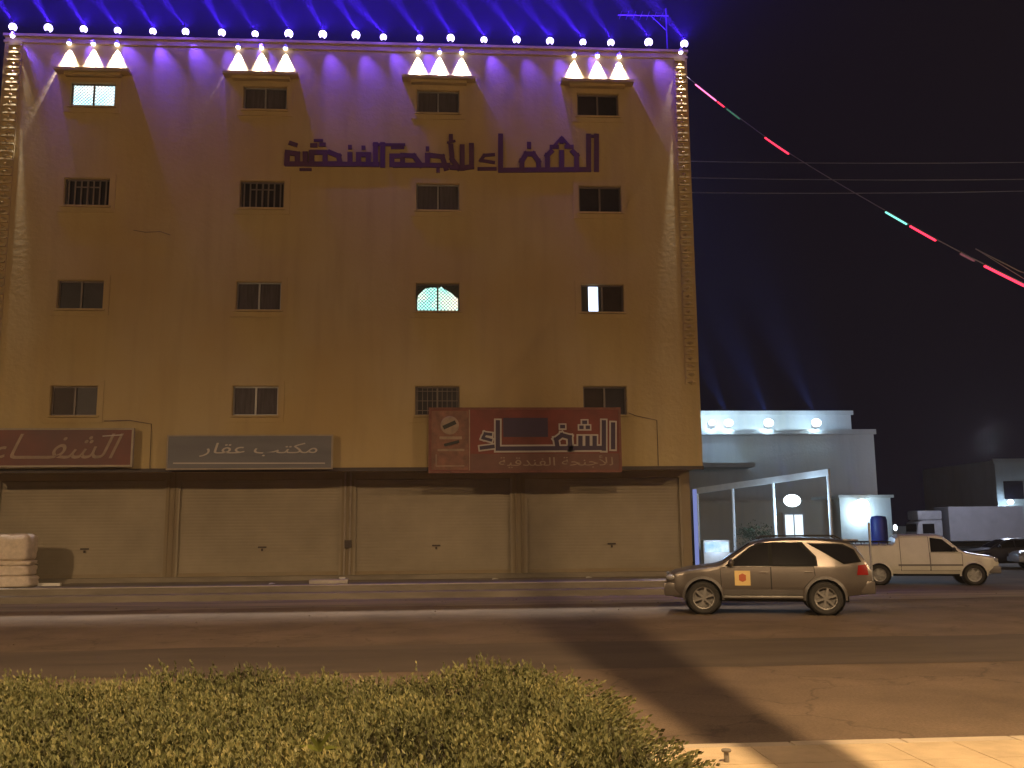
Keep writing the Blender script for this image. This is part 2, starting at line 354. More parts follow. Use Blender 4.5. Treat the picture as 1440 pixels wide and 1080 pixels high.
def window(xc, z0, z1, style):
    fm = MB(); y0, y1 = FY+.10, FY+.17; x0, x1 = xc-WW, xc+WW; t = .045
    fm.box(x0, x1, y0, y1, z1-t, z1); fm.box(x0, x1, y0, y1, z0, z0+t)
    fm.box(x0, x0+t, y0, y1, z0+t, z1-t); fm.box(x1-t, x1, y0, y1, z0+t, z1-t)
    fm.box(xc-.028, xc+.028, y0-.02, y1-.003, z0+t, z1-t)
    fr = fm.build('window', M['frame'] if style in ('pale', 'grey') else M['frame_dark'], hotel)
    gm = {'dark': 'glass_dark', 'brown': 'glass_brown', 'grey': 'glass_grey', 'pale': 'glass_grey', 'bars': 'glass_dark', 'slats': 'glass_dark'}.get(style)
    lit = style.startswith('lit')
    for s in (0, 1):
        a, c = (x0+t, xc-.028) if s == 0 else (xc+.028, x1-t)
        p = MB(); p.box(a, c, y1-.03, y1-.022, z0+t, z1-t)
        if lit:
            mm = M[{'lit_white': 'room_white', 'lit_arch': 'room_green', 'lit_strip': 'glass_brown' if s else 'room_blue'}[style]]
            if style == 'lit_strip' and s == 0:
                p = MB(); p.box(a+.22, c-.10, y1-.03, y1-.022, z0+t, z1-t)
                d = MB(); d.box(a, a+.22, y1-.034, y1-.026, z0+t, z1-t); d.box(c-.10, c, y1-.034, y1-.026, z0+t, z1-t); d.build('curtain', M['curtain'], fr)
            p.build('pane', mm, fr)
        else:
            p.build('pane', M[gm] if not (style == 'brown' and s) else M['glass_dark'], fr)
    if lit and style != 'lit_strip' or style == 'bars':
        l = MB(); yy = y1-.06; w, h = x1-x0, z1-z0; st = .115
        if style == 'bars':
            for i in range(9): l.bar((x0+w*(i+.5)/9, FY+.02, z0), (x0+w*(i+.5)/9, FY+.02, z1), .02)
            for i in range(3): l.bar((x0, FY+.045, z0+h*(i+.5)/3), (x1, FY+.045, z0+h*(i+.5)/3), .02)
        else:
            k = -h
            while k < w:
                for sg in (1, -1):
                    pa = [max(0, k), max(0, -k)]; e = min(w, k+h); pb = [e, e-k]
                    if sg < 0: pa[1] = h-pa[1]; pb[1] = h-pb[1]
                    if pb[0]-pa[0] > .02: l.bar((x0+pa[0], yy-.012*sg, z0+pa[1]), (x0+pb[0], yy-.012*sg, z0+pb[1]), .020)
                k += st
        l.build('lattice', M['lattice'] if lit else M['frame_dark'], fr)
    if style == 'lit_arch':
        d = MB(); yy = y1-.045
        def poly(ps): d.add([(x, yy, z) for x, z in ps] + [(x, yy+.01, z) for x, z in ps], [tuple(range(len(ps))), tuple(range(len(ps), 2*len(ps)))[::-1]])
        ar = [(x0+.02, z0)] + [(x0+.03+.42*(1-math.cos(a*PI/2/6)), z0+.30+.52*math.sin(a*PI/2/6)) for a in range(7)] + [(x0+.62, z1), (x0+.02, z1)]
        poly(ar); poly([(xc+.02, z1), (xc+.18, z1-.13), (x1-.25, z1-.32), (x1-.02, z1-.50), (x1-.02, z1)])
        poly([(x0+.4, z1), (x0+.4, z1-.12), (xc+.1, z1-.12), (xc+.1, z1)])
        d.build('curtain', M['curtain'], fr)
    if style == 'slats':
        d = MB()
        for i in range(7):
            xx = x0+.1+i*.2; d.box(xx, xx+.05, y0-.05, y0-.03, z0+.05, z1-.05)
        d.box(x0+.35, x1-.3, y0-.052, y0-.028, z1-.3, z1-.26)
        d.build('window_bars', M['frame_dark'], fr)
    sl = MB(); sl.box(x0-.08, x1+.08, FY-.07, FY+.098, z0-.06, z0-.002); sl.build('sill', M['wall'], fr)
    sr = MB(); e = .20
    for (a, c, p, q) in ((x0-e, x1+e, z1+.02, z1+.02+e*.8), (x0-e, x0-.02, z0-e*.8-.08, z1+.02), (x1+.02, x1+e, z0-e*.8-.08, z1+.02), (x0-.02, x1+.02, z0-e*.8-.08, z0-.08)):
        sr.box(a, c, FY-.03, FY+.01, p, q)
    sr.build('window_surround', M['wall'], fr)
styles = {(0, 0): 'brown', (1, 0): 'grey', (2, 0): 'bars', (3, 0): 'brown', (0, 1): 'dark', (1, 1): 'grey', (2, 1): 'lit_arch', (3, 1): 'lit_strip',
          (0, 2): 'slats', (1, 2): 'slats', (2, 2): 'pale', (3, 2): 'dark', (0, 3): 'lit_white', (1, 3): 'grey', (2, 3): 'pale', (3, 3): 'dark'}
for i, x in enumerate(wx):
    for j, (z0, z1) in enumerate(wz): window(x, z0, z1, styles[(i, j)])

# ledges above the top windows, light fittings over them
ledges = [(-13.16, -10.82), (-7.61, -5.19), (-1.56, .85), (3.93, 6.37)]
lampx = [(-12.85, -12.05, -11.27), (-7.22, -6.43, -5.62), (-1.08, -.34, .43), (4.37, 5.2, 5.97)]
M['fitting'] = mat('white_fitting', (.6, .6, .6), .5)
M['lens'] = emission('white_lens', (1, .93, .95), 8)
cn = ['left end', 'centre left', 'centre right', 'right end']
proto = None
for k, (a, c) in enumerate(ledges):
    l = MB(); l.box(a-.05, c+.05, FY-.34, FY+.005, 17.40, 17.50); l.box(a+.25, c-.25, FY-.2, FY+.004, 17.30, 17.397); l.build('window_canopy', M['wall'], hotel)
    for j, x in enumerate(lampx[k]):
        if proto is None:
            proto = thing('downlight', '', 'spotlight', (x, FY, 18.5))
            q = MB(); q.lathe([(.0, .10), (.05, .10), (.075, .05), (.085, -.02), (.08, -.02)], (0, -.10, 0), n=14); q.tube([(0, -.10, .08), (0, -.10, .13), (0, .0, .13)], .018, 6); q.build('housing', M['fitting'], proto, smooth=True)
            q = MB(); q.sphere((0, -.10, -.03), .07, 14, 8, (1, 1, .9)); q.build('lens', M['lens'], proto, smooth=True)
            light('downlight_beam', 'SPOT', (0, -.06, -.11), (1, .93, .9), 5200, .02, proto, aim=(0, .02, -1), angle=R(59), blend=1)
            o = proto
        else:
            o = copy_tree(proto); o.location = (x, FY, 18.5)
        o['label'] = 'white downlight, %s of three above the %s top window' % (['leftmost', 'middle', 'rightmost'][j], cn[k]); o['group'] = 'downlights above the top row of windows'

# carved corner strips and their lamps
for k, (a, c) in enumerate(((-14.62-.02, -14.22-.0), (7.93, 8.33))):
    if k == 0: a, c = -14.86, -14.42
    q = MB(); z = 18.35
    q.box(a, c, FY-.035, FY+.006, 6.8, 18.55)
    mid = (a+c)/2; i = 0
    while z > 7:
        q.box(a+.02, c-.02, FY-.12, FY-.034, z, z+.055)
        w = .13 if i % 2 else .17
        q.add([(mid-w, FY-.036, z-.13), (mid+w, FY-.036, z-.13), (mid, FY-.036, z-.03), (mid, FY-.036, z-.23), (mid, FY-.15, z-.13)], [(0, 4, 2), (4, 1, 2), (0, 3, 4), (4, 3, 1)])
        z -= .27; i += 1
    q.build('corner_moulding', M['wall'], hotel)
    o = copy_tree(proto); o.location = (mid, FY-.17, 18.62); o['label'] = 'white downlight shining down the carved strip at the %s corner' % ('left', 'right')[k]; o['group'] = 'corner strip downlights'
    for ch in o.children:
        if ch.type == 'LIGHT':
            ch.data = ch.data.copy(); ch.data.spot_size = R(16); ch.data.energy = 5200; ch.data.spot_blend = .6; ch.rotation_euler = Vector((0, .035, -1)).to_track_quat('-Z', 'Y').to_euler()
            w = light('corner_wash', 'SPOT', ch.location, (1, .93, .9), 220, .03, o, aim=(0, .12, -1), angle=R(44), blend=.6)

# roofline lamps
bulbx = [-14.77, -13.63, -12.43, -11.29, -10.13, -9.01, -7.83, -6.68, -5.56, -4.40, -3.25, -2.27, -1.03, .03, 1.20, 2.35, 3.53, 4.71, 5.68, 7.05, 8.33]
M['bulb'] = emission('violet_bulb', (.62, .5, 1), 7)
VIO = (.22, .10, 1)
proto2 = None
for i, x in enumerate(bulbx):
    if proto2 is None:
        o = proto2 = thing('roof_lamp', '', 'lamp', (x, FY-.02, ROOF+.09))
        q = MB(); q.tube([(0, 0, 0), (0, 0, .12)], [.05, .03], 8); q.tube([(0, 0, .10), (0, -.0, .15)], .06, 10); q.build('socket', M['black'], o, smooth=True)
        q = MB(); q.sphere((0, 0, .24), .13, 14, 10); q.build('bulb', M['bulb'], o, smooth=True)
        light('added_streak_spot', 'SPOT', (0, 0, .42), (.06, .012, 1), 520000, .02, o, aim=(-.7, .05, 1), angle=R(20), blend=1)  # added spot, imitates a lens streak in the sky above the bulb
        light('added_veil_spot', 'SPOT', (0, 0, .42), (.05, .01, 1), 17000, .02, o, aim=(-.1, .3, 1), angle=R(150), blend=1)  # added wide spot, imitates the veil of lens glare over the roofline
        light('added_wall_spot', 'SPOT', (.02, -.38, .2), (.085, .035, 1), 640, .02, o, aim=(.42, .22, -1), angle=R(44), blend=1)  # added spot: bulb wash on the wall plus the lens smear down it
        light('violet_glow', 'POINT', (0, -.45, .28), (.09, .035, 1), 30, .1, o)
    else:
        o = copy_tree(proto2); o.location = (x, FY-.02, ROOF+.09); v_ = random.uniform(.84, 1.1); o.scale = (v_, v_, v_*random.uniform(.97, 1.03)); o.rotation_euler = (random.uniform(-.12, .12), random.uniform(-.1, .1), 0)
    if proto2 is not o:
        for ch in o.children:
            if ch.type == 'LIGHT':
                ch.data = ch.data.copy(); ch.data.energy *= random.uniform(.6, 1.25); ch.rotation_euler.y += random.uniform(-.05, .05)
    o['label'] = 'glowing violet roof lamp, %s from the left along the parapet' % ORD[i]
    if i == 20: o['label'] = 'glowing violet roof lamp on the right corner of the parapet'
    o['group'] = 'violet lamps along the roofline'

# antenna on the roof
an = thing('roof_antenna', 'thin metal antenna mast standing on the roof near the right corner', 'antenna', (0, 0, 0))
pA = at(938, 60, 34); pB = at(944, 12, 34)
q = MB(); q.tube([(pA.x, 34, ROOF-1.1), (pA.x, 34, pB.z)], .03, 8); q.build('mast', M['black'], an)
q = MB(); zc = at(900, 22, 34).z; q.tube([(pA.x-1.9, 34, zc), (pA.x+.1, 34, zc+.02)], .02, 6)
for i in range(7): q.tube([(pA.x-1.8+i*.27, 33.7, zc), (pA.x-1.8+i*.27, 34.3, zc)], .010, 5)
q.tube([(pA.x-.6, 34, zc), (pA.x, 34, zc-.6)], .015, 6); q.build('boom', M['black'], an)

# ------------------------------------------------------------------ Arabic lettering
FM = {'ا': (0xFE8D, 0xFE8E, 0, 0), 'أ': (0xFE83, 0xFE84, 0, 0), 'ل': (0xFEDD, 0xFEDE, 0xFEDF, 0xFEE0), 'ش': (0xFEB5, 0xFEB6, 0xFEB7, 0xFEB8), 'ف': (0xFED1, 0xFED2, 0xFED3, 0xFED4), 'ء': (0xFE80, 0xFE80, 0, 0),
      'ج': (0xFE9D, 0xFE9E, 0xFE9F, 0xFEA0), 'ن': (0xFEE5, 0xFEE6, 0xFEE7, 0xFEE8), 'ح': (0xFEA1, 0xFEA2, 0xFEA3, 0xFEA4), 'ة': (0xFE93, 0xFE94, 0, 0), 'د': (0xFEA9, 0xFEAA, 0, 0), 'ق': (0xFED5, 0xFED6, 0xFED7, 0xFED8),
      'ي': (0xFEF1, 0xFEF2, 0xFEF3, 0xFEF4), 'م': (0xFEE1, 0xFEE2, 0xFEE3, 0xFEE4), 'ك': (0xFED9, 0xFEDA, 0xFEDB, 0xFEDC), 'ت': (0xFE95, 0xFE96, 0xFE97, 0xFE98), 'ب': (0xFE8F, 0xFE90, 0xFE91, 0xFE92), 'ع': (0xFEC9, 0xFECA, 0xFECB, 0xFECC),
      'ر': (0xFEAD, 0xFEAE, 0, 0), 'ـ': (0x640, 0x640, 0x640, 0x640), 'ﻷ': (0xFEF7, 0xFEF8, 0, 0)}
def shape_ar(s):
    s = s.replace('لأ', 'ﻷ'); out = []
    for i, ch in enumerate(s):
        if ch not in FM: out.append(ch); continue
        pv = i > 0 and s[i-1] in FM and FM[s[i-1]][2]; nx = i < len(s)-1 and s[i+1] in FM and s[i+1] != 'ء' and FM[ch][2]
        out.append(chr(FM[ch][0 if ch == 'ء' else 3 if pv and nx else 1 if pv else 2 if nx else 0]))
    return ''.join(reversed(out))
def text_mesh(s, name, box, y, m, parent, bold=0, shear=0, depth=.02, grow=0):
    """text fitted to box = (x0, x1, z0, z1) on a wall plane at y, facing -Y"""
    c = bpy.data.curves.new(name, 'FONT'); c.body = shape_ar(s); c.size = 1; c.offset = bold; c.shear = shear; c.extrude = .001; c.resolution_u = 3
    t = bpy.data.objects.new(name, c); COL.objects.link(t)
    dg = bpy.context.evaluated_depsgraph_get(); me = bpy.data.meshes.new_from_object(t.evaluated_get(dg))
    bpy.data.objects.remove(t); bpy.data.curves.remove(c)
    X = [v.co.x for v in me.vertices]; Y = [v.co.y for v in me.vertices]
    x0, x1, z0, z1 = box; a0, a1, b0, b1 = min(X), max(X), min(Y), max(Y)
    for v in me.vertices:
        v.co = ((x0+(v.co.x-a0)/(a1-a0)*(x1-x0)), y-(depth if v.co.z > 0 else 0), z0+(v.co.y-b0)/(b1-b0)*(z1-z0))
    me.materials.clear(); me.materials.append(m); me.name = name
    o = bpy.data.objects.new(name, me); COL.objects.link(o); o.parent = parent; return o

# dark letters on the facade, drawn in angular strokes (photograph pixels carried onto the wall plane)
def W2(px, py): p = at(px, py, FY-.06); return (p.x, p.z)
def strokes(mb, lines, w, y0, y1, conv=W2, sc=1334/31.5):
    for n, ln in enumerate(lines):
        ww = w
        if isinstance(ln, tuple): ln, ww = ln
        hw = ww/2/sc; pts = [Vector(conv(*p)) for p in ln]; dy = (n % 7)*.0013
        for a, c in zip(pts, pts[1:]):
            d = (c-a); L = d.length
            if L < 1e-4: continue
            d /= L; nn = Vector((-d.y, d.x))*hw; a2 = a-d*hw; c2 = c+d*hw; dy += .0009
            ps = [a2-nn, c2-nn, c2+nn, a2+nn]
            mb.add([(p.x, y0-dy, p.y) for p in ps]+[(p.x, y1, p.y) for p in ps], [(0, 1, 2, 3), (7, 6, 5, 4), (0, 4, 5, 1), (1, 5, 6, 2), (2, 6, 7, 3), (3, 7, 4, 0)])
q = MB()
wl = [ # alshifa
 [(839, 191), (839, 238)], [(828, 191), (828, 238)], ([(828, 191), (838, 191)], 4),
 [(828, 238), (706, 239)],
 [(811, 238), (811, 218), (806, 213)], [(790, 238), (790, 214)], [(770, 238), (770, 218), (775, 213)],
 ([(783, 206), (776, 206)], 6), ([(797, 206), (804, 206)], 6), ([(790, 195), (790, 199)], 6), ([(780, 204), (790, 193), (800, 204)], 4),
 [(758, 237), (757, 226), (750, 216), (740, 216), (734, 226), (734, 234)], ([(744, 202), (744, 206)], 6),
 [(704, 191), (704, 239)],
 ([(694, 217), (681, 218), (676, 225), (694, 228)], 4.5), ([(696, 237), (674, 237)], 5),
 # lil-ajniha
 [(663, 204), (663, 234), (650, 236)], [(650, 206), (650, 236), (636, 235)], [(645, 236), (636, 224), (634, 205)], ([(634, 191), (634, 197)], 6), ([(630, 200), (639, 198)], 3),
 [(627, 236), (622, 220), (606, 218)], [(630, 232), (596, 232)], ([(616, 238), (616, 240)], 5), [(601, 232), (601, 218)], ([(601, 208), (601, 210)], 5),
 [(592, 232), (582, 219), (566, 218)], [(594, 232), (556, 232)],
 [(566, 231), (566, 219), (551, 219), (551, 231), (566, 231)], ([(552, 207), (566, 207)], 4.5),
 # alfunduqiya
 [(538, 203), (538, 232)], [(528, 203), (528, 231)], ([(526, 203), (568, 203)], 4), [(530, 231), (404, 230)],
 [(518, 230), (518, 217), (504, 217), (504, 230)], ([(511, 207), (511, 208)], 5.5), [(492, 230), (492, 217)], ([(492, 206), (492, 207)], 5.5),
 [(463, 230), (478, 230), (476, 219), (464, 214)], [(457, 230), (457, 214), (438, 214), (438, 229)], ([(439, 204), (443, 204)], 6), ([(452, 203), (455, 203)], 6),
 ([(452, 197), (443, 197)], 4), [(429, 230), (429, 216)], ([(423, 238), (436, 238)], 4), [(418, 229), (418, 216), (404, 214), (403, 229)], ([(409, 201), (415, 203)], 6)]
strokes(q, wl, 7.2, FY-.05, FY-.003)
q.build('wall_lettering', M['purple'], hotel)

# ------------------------------------------------------------------ shop signs
def sign(name, label, x0, x1, z0, z1, y, m, fm, depth=.12, fw=.06):
    t = thing(name, label, 'shop sign', (0, 0, 0))
    q = MB(); q.box(x0+fw, x1-fw, y+.02, y+depth, z0+fw, z1-fw); q.build('panel', m, t)
    q = MB(); q.box(x0, x1, y, y+depth+.01, z0, z0+fw); q.box(x0, x1, y, y+depth+.01, z1-fw, z1)
    q.box(x0, x0+fw, y, y+depth+.01, z0+fw, z1-fw); q.box(x1-fw, x1, y, y+depth+.01, z0+fw, z1-fw); q.build('frame', fm, t)
    q = MB()
    for f in (.12, .5, .88):
        x = x0+(x1-x0)*f
        for z in (z0+.3, z1-.3): q.bar((x, y+depth, z), (x, FY, z), .05)
    q.build('bracket', M['metal'], t)
    return t
s1 = sign('shop_sign', 'dark maroon sign with slanted white Arabic writing at the left edge', -14.95, -9.95, 4.11, 5.34, 30.62, M['maroon'], M['pipe'])
text_mesh('الشفـــاء', 'lettering', (-14.3, -10.25, 4.32, 5.16), 30.638, M['cream'], s1, .0, .45, .015)
q = MB(); q.bar((-10.9, 30.62, 5.08), (-10.3, 30.62, 5.12), .04, .03); q.bar((-14.4, 30.625, 4.5), (-14.1, 30.625, 4.62), .05, .08); q.build('flourish', M['letter_white'], s1)
s2 = sign('shop_sign', 'long grey sign with one line of white Arabic writing', -8.92, -3.71, 4.01, 5.12, 30.66, M['grey_sign'], M['pipe'], fw=.045)
text_mesh('مكتب عقار', 'lettering', (-7.9, -4.2, 4.42, 4.86), 30.678, M['letter_white'], s2, .0, .2, .015)
q = MB(); q.bar((-8.7, 30.67, 4.22), (-3.95, 30.67, 4.20), .02, .04); q.build('stripe', M['letter_white'], s2)
s3 = sign('shop_sign', 'red framed sign with large dark Arabic word and picture panel', -.65, 5.59, 3.85, 5.96, 30.42, M['red_sign'], M['skin_red'], depth=.2, fw=.07)
# picture panel on the left
q = MB(); q.box(-.56, .62, 30.425, 30.438, 3.95, 5.86); q.build('picture_panel', mat('picture', (.10, .05, .04), .6, col2=(.30, .13, .09), scale=2.4), s3)
q = MB(); q.lathe([(.0, 0), (.27, 0), (.30, .012), (.27, .02)], (.03, 30.402, 5.38), 'y', 20); q.box(-.3, .42, 30.405, 30.424, 4.93, 5.02); q.box(-.36, .5, 30.405, 30.424, 4.55, 4.62); q.box(-.42, .5, 30.405, 30.424, 4.06, 4.09); q.box(-.42, -.39, 30.404, 30.424, 4.10, 4.45); q.build('picture_emblem', M['cream'], s3)
q = MB(); q.bar((-.15, 30.40, 4.74), (.33, 30.40, 4.86), .03, .09); q.bar((-.18, 30.397, 5.3), (.22, 30.397, 5.48), .03, .13); q.build('picture_mark', M['black'], s3)
q = MB(); q.box(.64, .68, 30.41, 30.438, 3.93, 5.88); q.build('divider', M['cream'], s3)
q = MB(); q.box(.7, 5.5, 30.428, 30.438, 3.93, 4.46); q.build('lower_band', mat('brown_band', (.14, .06, .05), .6), s3)
q = MB(); q.box(1.75, 3.2, 30.424, 30.437, 5.0, 5.62); q.build('shade_band', M['navy'], s3)
# big word: white outline strokes then dark strokes on top
def S3(px, py): p = at(px, py, 30.42); return (p.x, p.z)
big = [[(862, 597), (862, 629)], [(849, 594), (849, 631)], [(849, 630), (700, 631)], [(836, 630), (836, 616)], [(826, 630), (826, 616)], [(816, 630), (816, 616)],
       ([(821, 594), (823, 594)], 5), ([(817, 601), (818, 601)], 5), ([(826, 601), (827, 601)], 5),
       [(802, 630), (801, 615), (790, 612), (782, 618), (784, 630)], ([(790, 600), (792, 600)], 5), [(700, 594), (700, 631)],
       ([(690, 611), (682, 610), (679, 616), (690, 619)], 4), ([(693, 628), (677, 630)], 5)]
q = MB(); strokes(q, [(l[0], l[1]+4) if isinstance(l, tuple) else (l, 10.5) for l in big], 9, 30.405, 30.43, S3, 1334/31); q.build('lettering_outline', M['letter_white'], s3)
q = MB(); strokes(q, [(l[0], l[1]) if isinstance(l, tuple) else (l, 6) for l in big], 5, 30.385, 30.42, S3, 1334/31); q.build('lettering', M['navy'], s3)
text_mesh('للأجنحة الفندقية', 'small_lettering', (1.6, 5.3, 4.0, 4.40), 30.425, M['cream'], s3, .0, 0, .012)

# ------------------------------------------------------------------ things on the shop pavement
def sack(name, label, cat, loc, sx, sy, sz, m, rz=0, seed=0, group=None, wrin=.03):
    bm = bmesh.new(); bmesh.ops.create_cube(bm, size=2); bmesh.ops.subdivide_edges(bm, edges=bm.edges[:], cuts=7, use_grid_fill=True)
    for v in bm.verts:
        p = v.co; e = 7.5
        n = (abs(p.x)**e+abs(p.y)**e+abs(p.z)**e)**(1/e); p /= n
        q = noise.noise(Vector((p.x*2.2+seed, p.y*2.2, p.z*2.2)))+.5*noise.noise(Vector((p.x*6+seed, p.y*6, p.z*6)))
        p *= 1+wrin*q
        v.co = Vector((p.x*sx/2, p.y*sy/2, p.z*sz/2+sz/2))
    me = bpy.data.meshes.new(name); bm.to_mesh(me); bm.free(); me.materials.append(m)
    me.polygons.foreach_set('use_smooth', [True]*len(me.polygons))
    o = bpy.data.objects.new(name, me); COL.objects.link(o); o.location = loc; o.rotation_euler = (0, 0, rz)
    return tag(o, label, cat, group)
px0 = at(43, 800, 30.6).x-.74; yy = 30.95; zb = .425
sack('sack', 'pale wrapped sack at the bottom of the stack by the left shutter', 'sack', (px0, yy, zb), 1.5, .85, .36, M['offwhite'], .02, 1, 'wrapped sacks stacked on the pavement', .05)
sack('sack', 'pale wrapped sack lying second from the bottom of the stack', 'sack', (px0-.03, yy, zb+.355), 1.42, .82, .32, M['offwhite'], -.02, 5, 'wrapped sacks stacked on the pavement', .05)
sack('sack', 'thin flattened sack lying under the bulky bundle on the stack', 'sack', (px0-.02, yy, zb+.67), 1.40, .8, .15, M['offwhite'], .03, 9, 'wrapped sacks stacked on the pavement', .09)
sack('cloth_bundle', 'bulky pale bundle lying on top of the sack stack', 'bundle', (px0-.05, yy, zb+.815), 1.36, .8, .82, M['offwhite'], -.01, 13, None, .09)
p = at(70, 818, 31.2)
q = MB(); q.box(-.34, .34, -.06, .06, 0, .09); tag(q.build('plank_offcut', M['white'], bevel=.006, loc=(p.x, 31.2, .436)), 'short white board lying on the pavement beside the sack stack', 'board')
q = MB(); q.box(-.6, .6, -.22, .22, 0, .13); tag(q.build('step_slab', M['conc'], bevel=.02, loc=(-3.75, 30.75, .424)), 'low concrete slab set before the pier between the shutters', 'slab')
q = MB(); q.box(-.09, .09, -.09, .09, 0, .15); tag(q.build('concrete_block', M['white'], bevel=.012, loc=(-3.42, 31.4, .44), rot=(0, 0, .3)), 'small white block standing at the foot of the drain pipes', 'block')
for k, (x, y) in enumerate(((-5.5, 30.6), (4.6, 31.6), (1.5, 31.4))):
    q = MB(); q.add([(-.1, -.05, .005), (.12, -.07, .03), (.09, .06, .012), (-.08, .07, .04), (0, 0, .05)], [(0, 1, 4), (1, 2, 4), (2, 3, 4), (3, 0, 4)])
    tag(q.build('paper_scrap', M['white'], loc=(x, y, .428+.02*(y > 31))), ['crumpled paper scrap on the pavement before the second shutter', 'crumpled paper scrap under the right end of the last shutter', 'crumpled paper scrap before the third shutter'][k], 'litter', 'paper scraps on the pavement')

# ------------------------------------------------------------------ cars
def lerp_prof(P, u):
    if u <= P[0][0]: return P[0][1]
    for (a, c), (d, e) in zip(P, P[1:]):
        if u <= d:
            t = (u-a)/(d-a); return c+(e-c)*t
    return P[-1][1]
def smooth_prof(P, u, h=.07):
    return (lerp_prof(P, u-h)+2*lerp_prof(P, u)+lerp_prof(P, u+h))/4
def build_car(S, name, label, cat, loc, rz, group=None):
    t = thing(name, label, cat, loc, rz, group)
    L = S['L']; top = S['top']; plan = S['plan']; bot = S['bot']; belt = S['belt']; tum = S.get('tum', .27); paint = S['paint']
    def hw(u, z):
        w = smooth_prof(plan, u); zb = smooth_prof(bot, u)
        if z < zb+.22: w -= .10*((zb+.22-z)/.22)**1.5
        elif z < belt: w -= .035*((z-(zb+.22))/(belt-zb-.22))**2
        else: w -= .035+(z-belt)*tum
        return w
    def ring(u):
        zt = smooth_prof(top, u); zb = smooth_prof(bot, u); r = min(.13, (zt-zb)*.25); zs_ = zt-r
        pts = [(0, zb), (hw(u, zb)*.6, zb)]
        zl = [zb+(zs_-zb)*f for f in (0, .06, .14, .25, .4, .55, .68, .78, .86, .92, .96, 1)]
        if zs_ > belt+.05: zl = [zb, zb+.05, zb+.12, zb+.22, zb+.32, belt-.2, belt-.06, belt-.012, belt+.012, belt+(zs_-belt)*.3, belt+(zs_-belt)*.65, zs_]
        pts += [(hw(u, z), z) for z in zl]
        ys = pts[-1][0]
        for k in range(1, 8):
            a = k/7*PI/2; pts.append((ys*math.cos(a)**.75, zs_+r*math.sin(a)**.62))
        return pts
    us = sorted(set([round(L*i/70, 4) for i in range(71)]+[p[0] for p in top]))
    b = MB(); rings = []
    for u in us:
        h = ring(u); full = [(y, z) for (y, z) in h]+[(-y, z) for (y, z) in h[-2:0:-1]]
        rings.append(len(b.v)); b.v += [(u, y, z) for (y, z) in full]; n = len(full)
    for a, c in zip(rings, rings[1:]):
        for j in range(n): b.f.append((a+j, a+(j+1) % n, c+(j+1) % n, c+j)); b.mi.append(0)
    b.f.append(tuple(range(rings[0], rings[0]+n))); b.f.append(tuple(range(rings[-1], rings[-1]+n))[::-1]); b.mi += [0, 0]
    body = b.build('body', paint, t, smooth=True)
    rw = S['rw']
    cut = MB()
    for ua in S['axles']:
        for s in (-1, 1):
            cut.lathe([(0, s*.58), (rw+.055, s*.58), (rw+.055, s*1.2), (0, s*1.2)], (ua, 0, rw+.01), 'y', 28)
    co = cut.build('cut', M['black'], t); bpy.context.view_layer.update()
    md = body.modifiers.new('b', 'BOOLEAN'); md.object = co; md.operation = 'DIFFERENCE'; md.solver = 'EXACT'
    dg = bpy.context.evaluated_depsgraph_get(); nm = bpy.data.meshes.new_from_object(body.evaluated_get(dg))
    body.modifiers.clear(); body.data = nm; bpy.data.objects.remove(co)
    if hasattr(nm, 'set_sharp_from_angle'): nm.set_sharp_from_angle(angle=R(35))
    # arch liners and underside
    q = MB()
    for ua in S['axles']:
        for s in (-1, 1):
            q.lathe([(0, s*.585), (rw+.05, s*.585), (rw+.05, s*(hw(ua, .6)-.02)), (rw+.053, s*(hw(ua, .6)-.02))], (ua, 0, rw+.01), 'y', 28)
    q.box(.5, L-.5, -.5, .5, smooth_prof(bot, L/2)-.08, smooth_prof(bot, L/2)+.05)
    q.build('underbody', M['black'], t)
    def panel(pn, poly, m, parent, off=.006, sides=(-1, 1), back=.02, label=None):
        out = []
        xs_ = [p[0] for p in poly]; zs2 = [p[1] for p in poly]
        base = [Vector(p) for p in poly]; nb = len(base); edge = []; pts = []
        for i in range(nb):   # subdivide outline
            a, c = base[i], base[(i+1) % nb]; k = max(1, int((c-a).length/.12))
            for j in range(k): pts.append(a+(c-a)*j/k)
        ne = len(pts); edges = [(i, (i+1) % ne) for i in range(ne)]
        gx = min(xs_)+.06
        while gx < max(xs_):
            g2 = min(zs2)+.05
            while g2 < max(zs2): pts.append(Vector((gx, g2))); g2 += .11
            gx += .12
        r = delaunay_2d_cdt(pts, edges, [], 1, 1e-5); vv, ff = r[0], r[2]
        ee = {}
        for f in ff:
            for i in range(len(f)):
                k = (f[i], f[(i+1) % len(f)]); ee[k] = ee.get(k, 0)+1
        for s in sides:
            q = MB(); n0 = len(vv)
            q.v = [(v.x, s*(hw(v.x, v.y)+off), v.y) for v in vv]+[(v.x, s*(hw(v.x, v.y)-back), v.y) for v in vv]
            for f in ff: q.f.append(tuple(f)); q.mi.append(0)
            for (a, c) in ee:
                if (c, a) not in ee: q.f.append((a, c, c+n0, a+n0)); q.mi.append(0)
            o = q.build(pn, m, parent, smooth=True)
            if label: o['label'] = label
            out.append(o)
        return out
    def topglass(pn, u1, u2, frac, m):
        q = MB(); k = 10; prev = None
        for i in range(k+1):
            u = u1+(u2-u1)*i/k; h = ring(u)
            zt = smooth_prof(top, u); e = .03; du = (smooth_prof(top, u+e)-smooth_prof(top, u-e))/(2*e); nn = Vector((-du, 1)).normalized()*.012
            row = [(y, z) for (y, z) in h[-5:]]; row = [(y*frac, z) for y, z in row]
            full = row+[(-y, z) for y, z in row[-2::-1]]
            vs = [(u+nn.x, y, z+nn.y) for y, z in full]; c = len(q.v); q.v += vs
            if prev is not None:
                for j in range(len(vs)-1): q.f.append((prev+j, prev+j+1, c+j+1, c+j)); q.mi.append(0)
            prev = c
